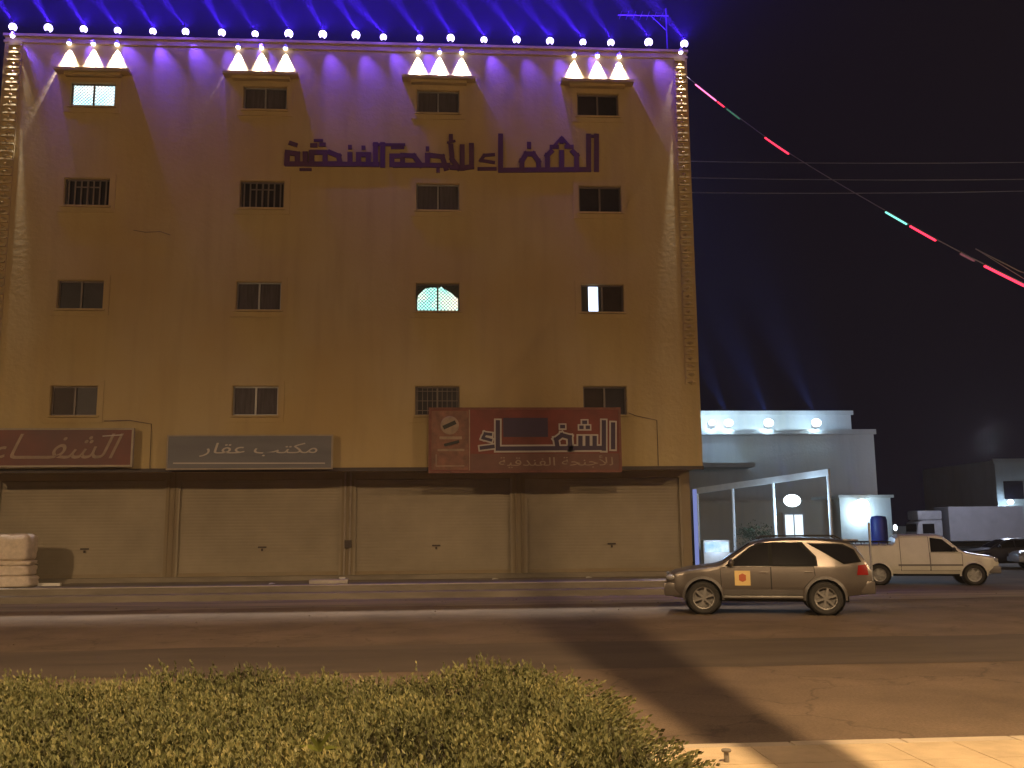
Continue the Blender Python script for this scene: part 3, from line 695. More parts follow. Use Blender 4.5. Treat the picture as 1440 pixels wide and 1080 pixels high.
        return q.build(pn, m, t, smooth=True)
    for d in S['doors']:
        P_ = [Vector(p) for p in d['poly']]; c_ = sum(P_, Vector((0, 0)))/len(P_)
        ex = [(p.x+(.016 if p.x > c_.x else -.016), p.y+(.012 if p.y > c_.y else -.012)) for p in P_]
        panel('door_gap', ex, M['black'], t, .004, back=.01)  # black panel behind the door, its colour stands for the dark gap
        for o in panel('door', d['poly'], paint, t, .010, back=.012):
            s = 1 if o.data.vertices[0].co.y > 0 else -1
            if 'handle' in d:
                u, z = d['handle']; y = s*(hw(u, z)+.02); q = MB(); q.box(u-.09, u+.09, y-.014, y+.014, z-.014, z+.014); q.build('handle', S.get('handle', paint), o, bevel=.005)
    gl = M['car_glass']
    for w in S.get('panels_dark', []): panel('window_frame', w, M['gloss_black'], t, .016, back=.012)
    for w in S['windows']: panel('side_window', w, gl, t, .022, back=.012)
    topglass('windscreen', *S['windscreen'], gl)
    if 'rearglass' in S: topglass('rear_window', *S['rearglass'], gl)
    for (pn, poly, mm) in S.get('panels', []): panel(pn, poly, mm, t, .020, back=.02)
    for (pn, poly, mm, off) in S.get('near', []): panel(pn, poly, mm, t, off, sides=(S.get('nearside', -1),), back=0)
    # arch flares
    for ua in S['axles']:
        for s in (-1, 1):
            q = MB(); r1 = rw+.05; r2 = rw+.115; k = 16; rowp = []
            for i in range(k+1):
                a = -.12+(PI+.24)*i/k
                for rr, oo in ((r1, .028), (r2, .002)):
                    x_ = ua+rr*math.cos(a); z_ = rw+.01+rr*math.sin(a); q.v.append((x_, s*(hw(x_, max(z_, .42))+oo), z_))
                rr = r1; q.v.append((ua+rr*math.cos(a), s*(hw(ua, .6)-.06), rw+.01+rr*math.sin(a)))
            for i in range(k):
                c = 3*i; q.f += [(c, c+1, c+4, c+3), (c+2, c, c+3, c+5)]; q.mi += [0, 0]
            q.build('wheel_arch', S.get('flare', paint), t, smooth=True)
    # wheels
    for ua in S['axles']:
        for s in (-1, 1):
            yo = s*(hw(ua, .6)-.03)
            w = bpy.data.objects.new('wheel', None); COL.objects.link(w); w.parent = t; w.location = (ua, yo, rw)
            q = MB(); tw = .22; ri = rw*.66
            q.lathe([(ri, 0), (ri+.02, .004*s), (rw-.05, .012*s), (rw-.012, -.012*s), (rw, -.04*s), (rw, -(tw-.04)*s), (rw-.02, -tw*s), (ri, -tw*s)], (0, 0, 0), 'y', 32)
            q.build('tyre', M['rubber'], w, smooth=True)
            q = MB(); q.lathe([(ri+.002, .002*s), (ri-.018, -.006*s), (ri-.03, -.05*s), (ri-.03, -.12*s), (0, -.12*s)], (0, 0, 0), 'y', 32)
            ns = S.get('spokes', 6)
            for i in range(ns):
                a = 2*PI*i/ns+.3; p1 = Vector((math.cos(a), 0, math.sin(a)))
                q.bar(p1*.04+Vector((0, -.018*s, 0)), p1*(ri-.012)+Vector((0, -.022*s, 0)), .05, .03, up=(0, 1, 0))
            q.lathe([(0, -.004*s), (.05, -.006*s), (.06, -.03*s)], (0, 0, 0), 'y', 16)
            q.build('rim', S.get('rim', M['rim']), w, smooth=True)
    # lamps
    for (pn, u, y, z, sx, sy, sz, mm) in S['lamps']:
        for s in (-1, 1):
            q = MB(); q.sphere((u, s*y, z), 1, 14, 8, (sx, sy, sz)); q.build(pn, mm, t, smooth=True)
    q = MB(); pf, wf = S['fbump']; q.box(pf[0], pf[1], -wf, wf, pf[2], pf[3]); q.build('front_bumper', S.get('bumper', paint), t, bevel=.05, smooth=True)
    pf, wf = S['rbump']; q = MB(); q.box(pf[0], pf[1], -wf, wf, pf[2], pf[3]); q.build('rear_bumper', S.get('bumper', paint), t, bevel=.05, smooth=True)
    if 'mirror' in S:
        u, z = S['mirror']
        for s in (-1, 1):
            y = s*(hw(u, z)+.02); q = MB(); q.sphere((u, y+s*.09, z+.04), 1, 12, 8, (.07, .11, .085)); q.bar((u, y-s*.06, z-.01), (u, y+s*.05, z+.01), .05, .04); q.build('side_mirror', S.get('mirror_mat', paint), t, smooth=True)
    if 'rails' in S:
        u1, u2, z, y = S['rails']
        for s in (-1, 1):
            q = MB(); q.tube([(u1, s*y, z-.05), (u1+.12, s*y, z+.02), (u2-.15, s*y, z+.02), (u2, s*y, z-.06)], .018, 8); q.build('roof_rail', M['black'], t, smooth=True)
    if 'step' in S:
        u1, u2, z = S['step']
        for s in (-1, 1):
            q = MB(); y = s*(hw((u1+u2)/2, .5)+.0); q.box(u1, u2, min(y-.08*s, y+.06*s), max(y-.08*s, y+.06*s), z-.03, z+.025)
            q.build('side_step', M['rim'], t, bevel=.015, smooth=True)
    return t, panel, hw
M['gloss_black'] = mat('gloss_black', (.004, .004, .004), .4, spec=.06)
M['car_glass'] = mat('car_glass', (.012, .012, .015), .06, vary=.2, spec=.7)
M['rim'] = mat('alloy', (.26, .25, .24), .45, metal=.6)
M['tail'] = mat('tail_lens', (.25, .012, .01), .2, vary=.1)
M['lampglass'] = mat('lamp_lens', (.5, .5, .5), .12, metal=.4)
M['suv_paint'] = mat('grey_metallic_paint', (.17, .152, .14), .3, metal=.65, vary=.06, scale=2, spec=.6)
M['suv_low'] = mat('grey_cladding', (.15, .14, .135), .5, metal=.2, vary=.1)
M['sticker_y'] = mat('yellow_sticker', (.72, .52, .20), .5, vary=.05)
M['sticker_r'] = mat('orange_mark', (.45, .10, .03), .5, vary=.05)
suvS = dict(L=4.72, top=[(0, .80), (.03, .93), (.12, 1.0), (.5, 1.09), (1.12, 1.17), (1.32, 1.22), (2.02, 1.69), (2.3, 1.765), (2.9, 1.795), (3.6, 1.785), (4.15, 1.73), (4.38, 1.66), (4.58, 1.32), (4.68, 1.16), (4.72, 1.05)],
    bot=[(0, .46), (.25, .38), (1.3, .36), (3.3, .36), (4.3, .44), (4.72, .50)],
    plan=[(0, .60), (.05, .70), (.18, .80), (.45, .88), (.9, .91), (3.9, .915), (4.35, .88), (4.6, .82), (4.72, .76)], belt=1.12, tum=.30, paint=M['suv_paint'], rw=.385, axles=(.88, 3.66),
    doors=[dict(poly=[(1.32, .50), (1.30, 1.09), (2.44, 1.10), (2.44, .50)], handle=(2.28, .98)), dict(poly=[(2.47, .50), (2.47, 1.10), (3.42, 1.11), (3.44, .90), (3.20, .66), (3.12, .50)], handle=(3.30, .99))],
    panels_dark=[[(1.40, 1.125), (2.00, 1.575), (2.2, 1.675), (3.2, 1.675), (3.50, 1.34), (3.52, 1.125)], [(3.30, 1.66), (4.12, 1.63), (4.36, 1.50), (4.50, 1.22), (4.10, 1.17)]],
    windows=[[(1.50, 1.145), (2.02, 1.53), (2.18, 1.62), (2.42, 1.655), (2.42, 1.145)], [(2.50, 1.145), (2.50, 1.66), (3.12, 1.655), (3.46, 1.30), (3.46, 1.145)], [(3.36, 1.62), (4.06, 1.60), (4.30, 1.50), (4.44, 1.24), (4.14, 1.20)]],
    windscreen=(1.38, 2.0, .94), rearglass=(4.40, 4.57, .9), panels=[('tail_light', [(4.38, .92), (4.42, 1.14), (4.62, 1.16), (4.64, .92)], M['tail']), ('body_cladding', [(1.34, .46), (1.34, .58), (3.16, .58), (3.14, .46)], M['suv_low'])],
    near=[], lamps=[('headlight', .13, .66, .86, .14, .17, .085, M['lampglass']), ('fog_light', .10, .6, .56, .06, .07, .05, M['lampglass'])],
    fbump=((-.05, .35, .42, .74), .80), rbump=((4.45, 4.78, .48, .78), .82), mirror=(1.55, 1.17), rails=(2.2, 4.1, 1.80, .56), step=(1.35, 3.15, .42), flare=M['suv_low'])
pr = Vector((8.72, 21.95)); a = R(16)
# local +u (rearwards) direction in world; the near side is local -y
du = Vector((math.cos(-a), math.sin(-a)))
# centre line origin so the near rear wheel stands at pr
org = pr - du*3.66 - Vector((-du.y, du.x))*(-.88)
suv, pnl, hwf = build_car(suvS, 'parked_suv', 'grey metallic off-road car with a yellow square sticker on its front door', 'car', (org.x, org.y, 0.004), -a)
pnl('door_sticker', [(1.62, .68), (1.62, 1.02), (1.98, 1.02), (1.98, .68)], M['sticker_y'], suv, .017, (-1,), 0)
pnl('sticker_mark', [(1.72, .80), (1.72, .92), (1.80, .96), (1.88, .92), (1.88, .80), (1.8, .76)], M['sticker_r'], suv, .021, (-1,), 0)
q = MB(); q.box(4.60, 4.63, -.5, .5, .98, 1.05); q.build('rear_garnish', M['rim'], suv)
q = MB()
for k in range(4): q.box(-.012, .02, -.5, .5, .80+k*.045, .82+k*.045)
q.build('grille', M['rim'], suv)
q = MB(); q.box(4.15, 4.5, -.55, .55, 1.695, 1.73); q.build('roof_spoiler', M['suv_paint'], suv, bevel=.012)

# white pickup beyond the SUV
M['pickup_paint'] = mat('white_car_paint', (.62, .60, .54), .35, vary=.08, scale=2)
pickS = dict(L=5.25, top=[(0, .78), (.03, .92), (.15, 1.0), (.9, 1.12), (1.12, 1.17), (1.72, 1.70), (1.95, 1.76), (3.2, 1.77), (3.34, 1.72), (3.37, 1.44), (3.5, 1.43), (5.2, 1.43), (5.25, 1.36)],
    bot=[(0, .45), (.3, .38), (3.3, .38), (4.6, .46), (5.25, .5)], plan=[(0, .62), (.06, .72), (.25, .80), (.6, .84), (5.1, .86), (5.25, .84)], belt=1.12, tum=.16, paint=M['pickup_paint'], rw=.35, axles=(.84, 3.95),
    doors=[dict(poly=[(1.2, .5), (1.2, 1.10), (2.22, 1.11), (2.22, .5)], handle=(2.1, .98)), dict(poly=[(2.26, .5), (2.26, 1.66), (3.2, 1.66), (3.2, .5)])],
    windows=[[(1.30, 1.145), (1.80, 1.58), (2.2, 1.64), (2.2, 1.145)]], windscreen=(1.17, 1.72, .94),
    panels=[('side_moulding', [(1.2, .66), (1.2, .72), (3.3, .72), (3.3, .66)], M['suv_low'])], lamps=[('headlight', .12, .62, .86, .12, .15, .09, M['lampglass']), ('tail_light', 5.2, .78, .95, .06, .06, .14, M['tail'])],
    fbump=((-.04, .35, .40, .66), .78), rbump=((5.05, 5.33, .48, .64), .8), mirror=(1.45, 1.18), mirror_mat=M['black'], rim=M['metal'], flare=M['pickup_paint'], bumper=M['suv_low'], nearside=1)
rzp = PI-R(17)
du = Vector((math.cos(rzp), math.sin(rzp))); pr = Vector((18.2, 32.4)); org = pr-du*.84-Vector((-du.y, du.x))*.82
pick, pnl, hwf = build_car(pickS, 'pickup_truck', 'white pickup truck with a closed rear cab parked behind the grey car', 'pickup truck', (org.x, org.y, 0), rzp)
q = MB()
for k in range(6): q.tube([(3.6+k*.3, .8, 1.40), (3.6+k*.3, .8, 1.5)], .02, 6); q.tube([(3.6+k*.3, -.8, 1.40), (3.6+k*.3, -.8, 1.5)], .02, 6)
q.tube([(3.5, .8, 1.5), (5.2, .8, 1.5)], .022, 6); q.tube([(3.5, -.8, 1.5), (5.2, -.8, 1.5)], .022, 6); q.build('bed_rail', M['black'], pick)

# sedans at the far right
M['dark_paint'] = mat('dark_car_paint', (.05, .05, .075), .3, metal=.4, vary=.1)
M['pale_paint'] = mat('pale_car_paint', (.55, .58, .68), .35, vary=.05)
def sedan(paint): return dict(L=4.5, top=[(0, .62), (.04, .74), (.2, .82), (1.1, .97), (1.85, 1.36), (2.2, 1.43), (2.9, 1.42), (3.7, 1.10), (4.3, 1.04), (4.45, .95), (4.5, .8)], bot=[(0, .35), (.4, .26), (4.0, .28), (4.5, .38)],
    plan=[(0, .55), (.08, .7), (.3, .8), (.7, .86), (3.9, .86), (4.35, .8), (4.5, .7)], belt=.95, tum=.42, paint=paint, rw=.31, axles=(.85, 3.5), doors=[dict(poly=[(1.2, .4), (1.2, .92), (2.25, .93), (2.25, .4)], handle=(2.1, .84)), dict(poly=[(2.28, .4), (2.28, .93), (3.2, .93), (3.2, .6), (3.05, .4)], handle=(3.1, .84))],
    windows=[[(1.45, .98), (1.95, 1.27), (2.25, 1.33), (2.25, .98)], [(2.31, .98), (2.31, 1.33), (2.85, 1.31), (3.25, 1.05), (3.25, .98)]], windscreen=(1.15, 1.85, .92), rearglass=(2.95, 3.65, .9),
    lamps=[('headlight', .14, .62, .68, .14, .14, .07, M['lampglass']), ('tail_light', 4.42, .62, .85, .07, .14, .07, M['tail'])], fbump=((-.04, .3, .32, .55), .74), rbump=((4.3, 4.55, .36, .6), .76), mirror=(1.5, .98))
p = gz(1360, 786); build_car(sedan(M['dark_paint']), 'parked_sedan', 'dark saloon car parked in front of the box truck', 'car', (at(1352, 770, 47).x, 47, 0), R(-8))
build_car(sedan(M['pale_paint']), 'parked_sedan', 'pale blue white car cut off by the right edge of the photo', 'car', (at(1424, 770, 45).x, 45, 0), R(-10))

# box truck
tk = thing('box_truck', 'grey box truck with a white cab parked far back at right', 'truck', (at(1278, 712, 68).x, 68, 0), R(-3))
tl = at(1422, 712, 68).x-at(1278, 712, 68).x
M['truck_box'] = mat('truck_box', (.42, .42, .46), .6, vary=.1, scale=1); M['truck_cab'] = mat('truck_cab', (.45, .46, .5), .45)
q = MB(); q.box(2.35, tl, -1.15, 1.15, 1.0, 3.45); tb = q.build('cargo_box', M['truck_box'], tk, bevel=.04)
q = MB()
for k in range(8): q.box(2.6+k*.68, 2.64+k*.68, -1.158, -1.148, 1.05, 3.4)
q.build('rib', M['truck_box'], tb)
q = MB(); vs = [(0, .6), (0, 1.5), (.18, 2.35), (.5, 2.5), (1.9, 2.5), (1.9, .6)]
q.add([(x, y, z) for y in (-1.02, 1.02) for x, z in vs], [tuple(range(6)), tuple(range(6, 12))[::-1]]+[(i, (i+1) % 6, (i+1) % 6+6, i+6) for i in range(6)]); cb = q.build('cab', M['truck_cab'], tk, bevel=.05, smooth=True)
q = MB(); q.box(.45, 1.3, -1.035, -1.0, 1.55, 2.25); q.box(.45, 1.3, 1.0, 1.035, 1.55, 2.25); q.build('side_window', M['car_glass'], cb)
q = MB(); q.bar((0.06, -.85, 1.9), (.06, .85, 1.9), .04, .7); q.build('windscreen', M['car_glass'], cb)
q = MB(); q.box(.2, 2.0, -.9, .9, 2.52, 3.2); q.build('wind_deflector', M['truck_cab'], tk, bevel=.15, smooth=True)
q = MB(); q.box(.3, tl-.1, -.4, .4, .6, .95); q.build('chassis', M['black'], tk)
for x in (.95, tl-1.8):
    for s in (-1, 1):
        q = MB(); q.lathe([(0, -.13), (.3, -.13), (.45, -.12), (.47, -.05), (.47, .05), (.45, .12), (.3, .13), (0, .13)], (x, s*.95, .47), 'y', 24); q.build('wheel', M['rubber'], tk, smooth=True)

# ------------------------------------------------------------------ villa and other background
villa = thing('villa', 'pale flat roofed villa with floodlights on its parapet right of the big building', 'house', (0, 0, 0))
def wallbox(name, m, parent, px0, px1, pyt, Y, dep, z0=0, bevel=0):
    a, c = at(px0, pyt, Y), at(px1, pyt, Y); zt = at((px0+px1)/2, pyt, Y).z
    q = MB(); q.box(a.x, c.x, Y, Y+dep, z0, zt); o = q.build(name, m, parent, bevel=bevel); return (a.x, c.x, zt)
vx0, vx1, vz = wallbox('wall', M['villa'], villa, 940, 1228, 605, 60, 12)
ux0, ux1, uz = wallbox('upper_storey', M['villa'], villa, 950, 1196, 579, 61.2, 9, vz-.1)
q = MB(); q.box(vx0, vx1+.12, 59.85, 60.0, vz-.28, vz+.04); q.box(ux0-.1, ux1+.12, 61.05, 61.2, uz-.22, uz+.05); q.build('cornice', M['villa'], villa)
a = at(940, 656, 58.4); c = at(1062, 656, 58.4)
q = MB(); q.box(a.x, c.x, 58.4, 60, a.z-.05, a.z+.22); q.build('porch_slab', M['villa'], villa)
M['flood'] = emission('floodlight_lens', (.78, .92, 1), 5)
COOL = (.45, .70, 1)
fl = [(1001, 603, 59.5, .28, 'leftmost small'), (1024, 598, 59.5, .38, 'second'), (1080, 594, 59.5, .42, 'third'), (1147, 593, 59.5, .42, 'rightmost')]
for k, (px, py, Y, r, w) in enumerate(fl):
    p = at(px, py, Y)
    o = thing('floodlight', '%s white floodlight on the villa parapet' % w, 'floodlight', (p.x, Y, vz+.0), 0, 'floodlights on the villa parapet')
    q = MB(); q.box(-.22, .22, .05, .2, .1, .5); q.bar((0, .12, 0), (0, .12, .12), .08); q.build('housing', M['metal'], o)
    q = MB(); q.sphere((0, -.12, .42), r*.78, 14, 8, (1, .35, .8)); q.build('lens', M['flood'], o, smooth=True)
    light('flood_beam', 'POINT', (0, -.9, .5), COOL, 22, .2, o)
    light('flood_wash', 'POINT', (0, .3, .2), COOL, 200, .1, o)
    if k: light('added_flare_spot', 'SPOT', (0, -.12, .78), (.1, .22, 1), 45000, .05, o, aim=(-.42, 0, 1), angle=R(26), blend=1)  # added spot, imitates the flare streak rising from this floodlight
# boundary wall and gatehouse
bw = thing('boundary_wall', 'plain pale boundary wall in front of the villa', 'wall')
a = at(1180, 700, 55); c = at(1252, 700, 55); zl = at(1215, 700, 55).z
q = MB(); q.box(at(975, 700, 56).x, a.x, 56, 56.3, 0, 3.55); q.build('wall', M['villa'], bw)
q = MB(); q.box(at(975, 700, 56).x, a.x, 55.9, 56.4, 3.552, 3.68); q.build('coping', M['conc'], bw)
gh = thing('gatehouse', 'small pale gatehouse with a bright floodlight at the right end of the boundary wall', 'outbuilding')
q = MB(); q.box(a.x+.01, c.x, 55, 59, 0, zl); q.build('wall', M['villa'], gh)
q = MB(); q.box(a.x-.1, c.x+.15, 54.85, 59.1, zl+.002, zl+.16); q.build('roof', M['conc'], gh)
def flood(px, py, Y, label, r, e, aimpt=None):
    p = at(px, py, Y)
    o = thing('floodlight', label, 'floodlight', (p.x, Y, p.z))
    q = MB(); q.box(-.2, .2, .06, .2, -.16, .16); q.bar((0, .2, 0), (0, .55, 0), .06); q.build('housing', M['metal'], o)
    q = MB(); q.sphere((0, 0, 0), r, 14, 10, (1.15, .3, .8)); q.build('lens', M['flood'], o, smooth=True)
    light('flood_beam', 'POINT', (0, -1.3, 0), COOL, e, .2, o); light('flood_wash', 'POINT', (0, -.02, -.55), COOL, e*3, .1, o)
    if r > .33: light('added_flare_spot', 'SPOT', (0, -.1, r*.8+.06), (.1, .22, 1), 40000, .05, o, aim=(-.42, -.1, 1), angle=R(26), blend=1)  # added upward spot standing in for lens flare on the larger lamps
    return o
flood(1212, 709, 54.5, 'bright white floodlight on the gatehouse front', .38, 75)
o = flood(1114, 704, 41.0, 'brightest white floodlight hanging under the carport beam', .34, 110)
a = at(1103, 724, 55.98); c = at(1128, 724, 55.98)
g = thing('lit_doorway', 'brightly lit white doorway in the boundary wall under the floodlight', 'doorway', (0, 0, 0))
q = MB(); q.box(a.x, c.x, 55.93, 55.97, .02, a.z); q.build('door_panel', emission('lit_doorway', (.7, .86, 1), 1.5), g)
q = MB(); q.box(a.x-.12, a.x, 55.9, 55.99, 0, a.z+.12); q.box(c.x, c.x+.12, 55.9, 55.99, 0, a.z+.12); q.box(a.x, c.x, 55.9, 55.99, a.z+.002, a.z+.12); q.box((a.x+c.x)/2-.03, (a.x+c.x)/2+.03, 55.9, 55.929, 0, a.z); q.build('door_frame', M['frame'], g)
# carport of pale steel
cp = thing('carport_frame', 'open white steel carport frame with a sloping top beam', 'carport')
A = at(976, 691, 46); B = at(1166, 664, 40)
def along(px):
    lo, hi = 0, 1
    for _ in range(40):
        m_ = (lo+hi)/2; p = A.lerp(B, m_); v = p-Vector((0, 0, CAMH)); x = 720+FPX*v.dot(Rv)/v.dot(Fv)
        lo, hi = (m_, hi) if x < px else (lo, m_)
    return A.lerp(B, (lo+hi)/2)
q = MB(); q.bar(A, B, .16, .28); q.bar(A+Vector((.9, 3, .1)), B+Vector((.9, 3, .1)), .12, .18); q.build('beam', M['white'], cp)
for px in (980, 1030, 1087, 1164):
    p = along(px); q = MB(); q.tube([(p.x, p.y, 0), (p.x, p.y, p.z-.14)], .07, 10); q.build('post', M['white'], cp, smooth=True)
q = MB()
for i in range(6):
    p = A.lerp(B, (i+.3)/6); q.bar(p+Vector((0, .09, .05)), p+Vector((.9, 2.93, .14)), .05, .08)
q.build('purlin', M['metal'], cp)
# lit display box beside the building
p = at(1008, 775, 44)
lb = thing('lit_box', 'low glowing blue white box behind the bonnet of the grey car', 'light box', (p.x, 44, 0))
q = MB(); q.box(-.62, .62, 0, .5, .35, 1.5); q.build('cabinet', M['white'], lb, bevel=.02)
q = MB(); q.box(-.56, .56, -.012, -.002, .95, 1.42); q.build('lit_panel', lit_mat('lit_box_panel', (.35, .65, 1), (.75, .95, 1), 1.1), lb)
q = MB()
for x in (-.5, .5): q.tube([(x, .25, 0), (x, .25, .36)], .05, 8)
q.build('leg', M['metal'], lb)
light('added_truck_fill', 'POINT', (p.x+22, 58, 7), (.75, .8, 1), 1500, .4, None)  # added fill without a fixture, brightens the truck and far yard
light('box_glow', 'POINT', (p.x, 43.6, 1.2), (.5, .7, 1), 25, .3, None)
# tall thin lit panel at the corner of the building
p = at(978, 700, 40)
q = MB(); q.box(p.x-.09, p.x+.06, 40, 40.1, .2, at(978, 688, 40).z); tag(q.build('corner_light_strip', emission('strip', (.35, .42, .95), .55)), 'tall narrow blue lit strip beside the right corner of the building', 'light strip')
# dark blue water bin and thin post
p = at(1236, 740, 42)
bn = thing('blue_tank', 'dark blue tank on a stand behind the white pickup', 'tank', (p.x, 42, 0))
q = MB(); q.lathe([(0, 1.3), (.34, 1.3), (.36, 1.35), (.36, 2.35), (.30, 2.5), (.1, 2.54), (0, 2.54)], (0, 0, 0), 'z', 20); q.build('tank', mat('blue_plastic', (.02, .035, .22), .5), bn, smooth=True)
q = MB()
for x in (-.25, .25):
    for y in (-.25, .25): q.bar((x, y, 0), (x, y, 1.3), .05)
q.build('stand', M['metal'], bn)
p = gz(1228, 832)
q = MB(); q.tube([(0, 0, 0), (0, 0, at(1228, 735, p.y).z)], .035, 10); tag(q.build('thin_post', M['metal'], loc=(p.x, p.y, 0)), 'thin grey post standing behind the rear of the grey car', 'post')
# low wall right of the grey car
# far building at right edge
hb = thing('far_house', 'grey flat roofed house partly cut by the right edge of the photo', 'house')
wallbox('wall', M['villa'], hb, 1398, 1560, 647, 88, 14)
a = at(1397, 647, 88); q = MB(); q.box(a.x-.15, a.x+15, 87.8, 88, a.z-.3, a.z+.12); q.build('cornice', M['villa'], hb)
p = at(1426, 690, 88); q = MB(); q.box(p.x-1.0, p.x+.9, 87.93, 88.02, p.z-.8, p.z+.9); q.build('window', M['glass_dark'], hb)
flood(1421, 706, 87, 'small white lamp on the front of the far right house', .3, 60)
p = at(1259, 742, 62)
o = thing('small_lamp', 'tiny white lamp on a post above the white pickup', 'lamp', (p.x, 62, 0))
q = MB(); q.tube([(0, 0, 0), (0, 0, p.z)], .05, 8); q.build('post', M['metal'], o); q = MB(); q.sphere((0, 0, p.z), .13, 10, 8, (1, 1, 1.6)); q.build('bulb', M['flood'], o)
# far low walls closing the horizon
for k, (p0, p1, py, Y, lab) in enumerate(((1245, 1300, 740, 95, 'dark low house wall behind the box truck'), (1290, 1420, 735, 110, 'long dark yard wall behind the box truck'))):
    o = thing('yard_wall', lab, 'wall'); wallbox('wall', M['villa'], o, p0, p1, py, Y, .4)
# small tree behind the grey car
tr = thing('small_tree', 'small bare looking tree between the carport posts behind the grey car', 'tree', (at(1066, 760, 43).x, 43, 0))
q = MB(); tips = []
q.tube([(0, 0, 0), (.03, 0, .9), (-.02, .02, 1.5)], [.06, .045, .03], 8)
for i in range(26):
    a = random.uniform(0, 2*PI); z0 = random.uniform(.8, 1.5); L_ = random.uniform(.4, .9); e = Vector((math.cos(a)*L_*.8, math.sin(a)*L_*.8, z0+L_*random.uniform(.5, 1.0)))
    q.tube([(0, 0, z0), tuple(e*.6+Vector((0, 0, z0*.4))), tuple(e)], [.018, .012, .005], 5); tips.append(e)
q.build('trunk', mat('bark', (.10, .07, .05), .9), tr)
q = MB()
for e in tips:
    for j in range(42):
        c = e+Vector((random.gauss(0, .16), random.gauss(0, .16), random.gauss(0, .13))); d = Vector((random.uniform(-1, 1), random.uniform(-1, 1), random.uniform(-1, 1))).normalized()*.05; n_ = d.cross(Vector((random.random(), random.random(), 1))).normalized()*.022
        q.add([c-d, c-n_, c+d, c+n_], [(0, 1, 2, 3)])
q.build('crown', mat('tree_leaf', (.045, .07, .03), .6), tr)

# ------------------------------------------------------------------ overhead wires and LED string
M['wire'] = mat('wire', (.20, .19, .2), .6)
for k, (ya, yb, w) in enumerate(((222, 232, 'topmost'), (245, 256, 'middle'), (266, 272, 'lowest'))):
    a = at(960, ya, 44); c = at(1500, yb, 44); q = MB(); pts = []
    a0 = a+(a-c)*.9
    for i in range(25):
        t = i/24; p = a0.lerp(c, t); p.z -= .35*4*t*(1-t)-.18; pts.append(p)
    q.tube(pts, .022, 6); tag(q.build('power_line', M['wire'], smooth=True), '%s of the three thin power lines crossing the dark sky' % w, 'wire', 'power lines crossing the sky')
ctrl = [at(966, 108, 30.9), at(1093, 204, 26), at(1280, 316, 20.6), at(1440, 399, 16.5), at(1580, 462, 13.8)]
def catm(P, t):
    n = len(P)-1; f = min(t*n, n-1e-6); i = int(f); u = f-i
    p0, p1, p2, p3 = P[max(i-1, 0)], P[i], P[i+1], P[min(i+2, n)]
    return .5*((2*p1)+(-p0+p2)*u+(2*p0-5*p1+4*p2-p3)*u*u+(-p0+3*p1-3*p2+p3)*u**3)
curve = [catm(ctrl, i/400) for i in range(401)]
def pxof(p): v = p-Vector((0, 0, CAMH)); return 720+FPX*v.dot(Rv)/v.dot(Fv)
ls = thing('led_light_string', 'sagging cable of red and green LED tubes hung from the roof corner to the right', 'string light')
q = MB(); q.tube(curve[::8]+[curve[-1]], .012, 6); q.build('cable', M['wire'], ls, smooth=True)
LED = {'pink': emission('led_pink', (1, .16, .38), 3.2), 'red': emission('led_red', (1, .03, .07), 3.4), 'cyan': emission('led_cyan', (.25, .95, .75), 1.6), 'green': emission('led_green', (.10, .35, .22), .55), 'dim': emission('led_dim', (.30, .10, .12), .6)}
for (p0, p1, cname) in ((978, 1008, 'pink'), (1009, 1018, 'red'), (1022, 1041, 'green'), (1076, 1110, 'red'), (1244, 1276, 'cyan'), (1279, 1316, 'red'), (1350, 1370, 'dim'), (1384, 1470, 'red')):
    seg = [c for c in curve if p0 <= pxof(c) <= p1]
    if len(seg) > 1:
        q = MB(); q.tube([c+Vector((0, 0, -.035)) for c in seg], .027, 8); q.build('led_tube', LED[cname], ls, smooth=True)
        q = MB(); q.tube([seg[0]+Vector((0, 0, .01)), seg[0]+Vector((0, 0, -.05))], .03, 6); q.build('clip', M['black'], ls)
q = MB(); a, c = at(1372, 350, 19), at(1500, 402, 17); q.tube([a, a.lerp(c, .5)+Vector((0, 0, -.1)), c], .012, 6); q.tube([curve[330], curve[330].lerp(a, .5), a], .008, 5); tag(q.build('spare_cable', M['wire']), 'thin loose cable running just above the LED string at the right edge', 'cable')

# ------------------------------------------------------------------ hedge on the median
def leaf_mat(name, c1, c2):
    m = bpy.data.materials.new(name); m.use_nodes = True; nt = m.node_tree; N = nt.nodes; b_ = N['Principled BSDF']
    at_ = N.new('ShaderNodeAttribute'); at_.attribute_name = 'tint'; rp = N.new('ShaderNodeValToRGB'); rp.color_ramp.elements[0].color = (*c1, 1); rp.color_ramp.elements[1].color = (*c2, 1)
    e = rp.color_ramp.elements.new(.5); e.color = (*[(x+y)/2*f for x, y, f in zip(c1, c2, (.8, .95, .9))], 1)
    nt.links.new(at_.outputs['Fac'], rp.inputs[0]); nt.links.new(rp.outputs[0], b_.inputs['Base Color']); b_.inputs['Roughness'].default_value = .5
    b_.inputs['Specular IOR Level'].default_value = .4
    tr_ = N.new('ShaderNodeBsdfTranslucent'); mx = N.new('ShaderNodeMixShader'); mx.inputs[0].default_value = .25
    nt.links.new(rp.outputs[0], tr_.inputs[0]); nt.links.new(b_.outputs[0], mx.inputs[1]); nt.links.new(tr_.outputs[0], mx.inputs[2])
    nt.links.new(mx.outputs[0], N['Material Output'].inputs[0]); return m
hedge = thing('hedge', 'clipped bushy green hedge on the median in the foreground', 'hedge', (0, 0, .15))
def hedge_edge(y):   # right boundary
    return 1.08 - .30*max(0, (y-5.4)/1.9)**2.2 - .12*max(0, (4.6-y)/1.5) + .06*math.sin(y*3.1)
def hedge_far(x):
    return 7.55 + .16*noise.noise(Vector((x*1.1, 0, 3))) - .9*max(0, (x-.1)/1.1)**2
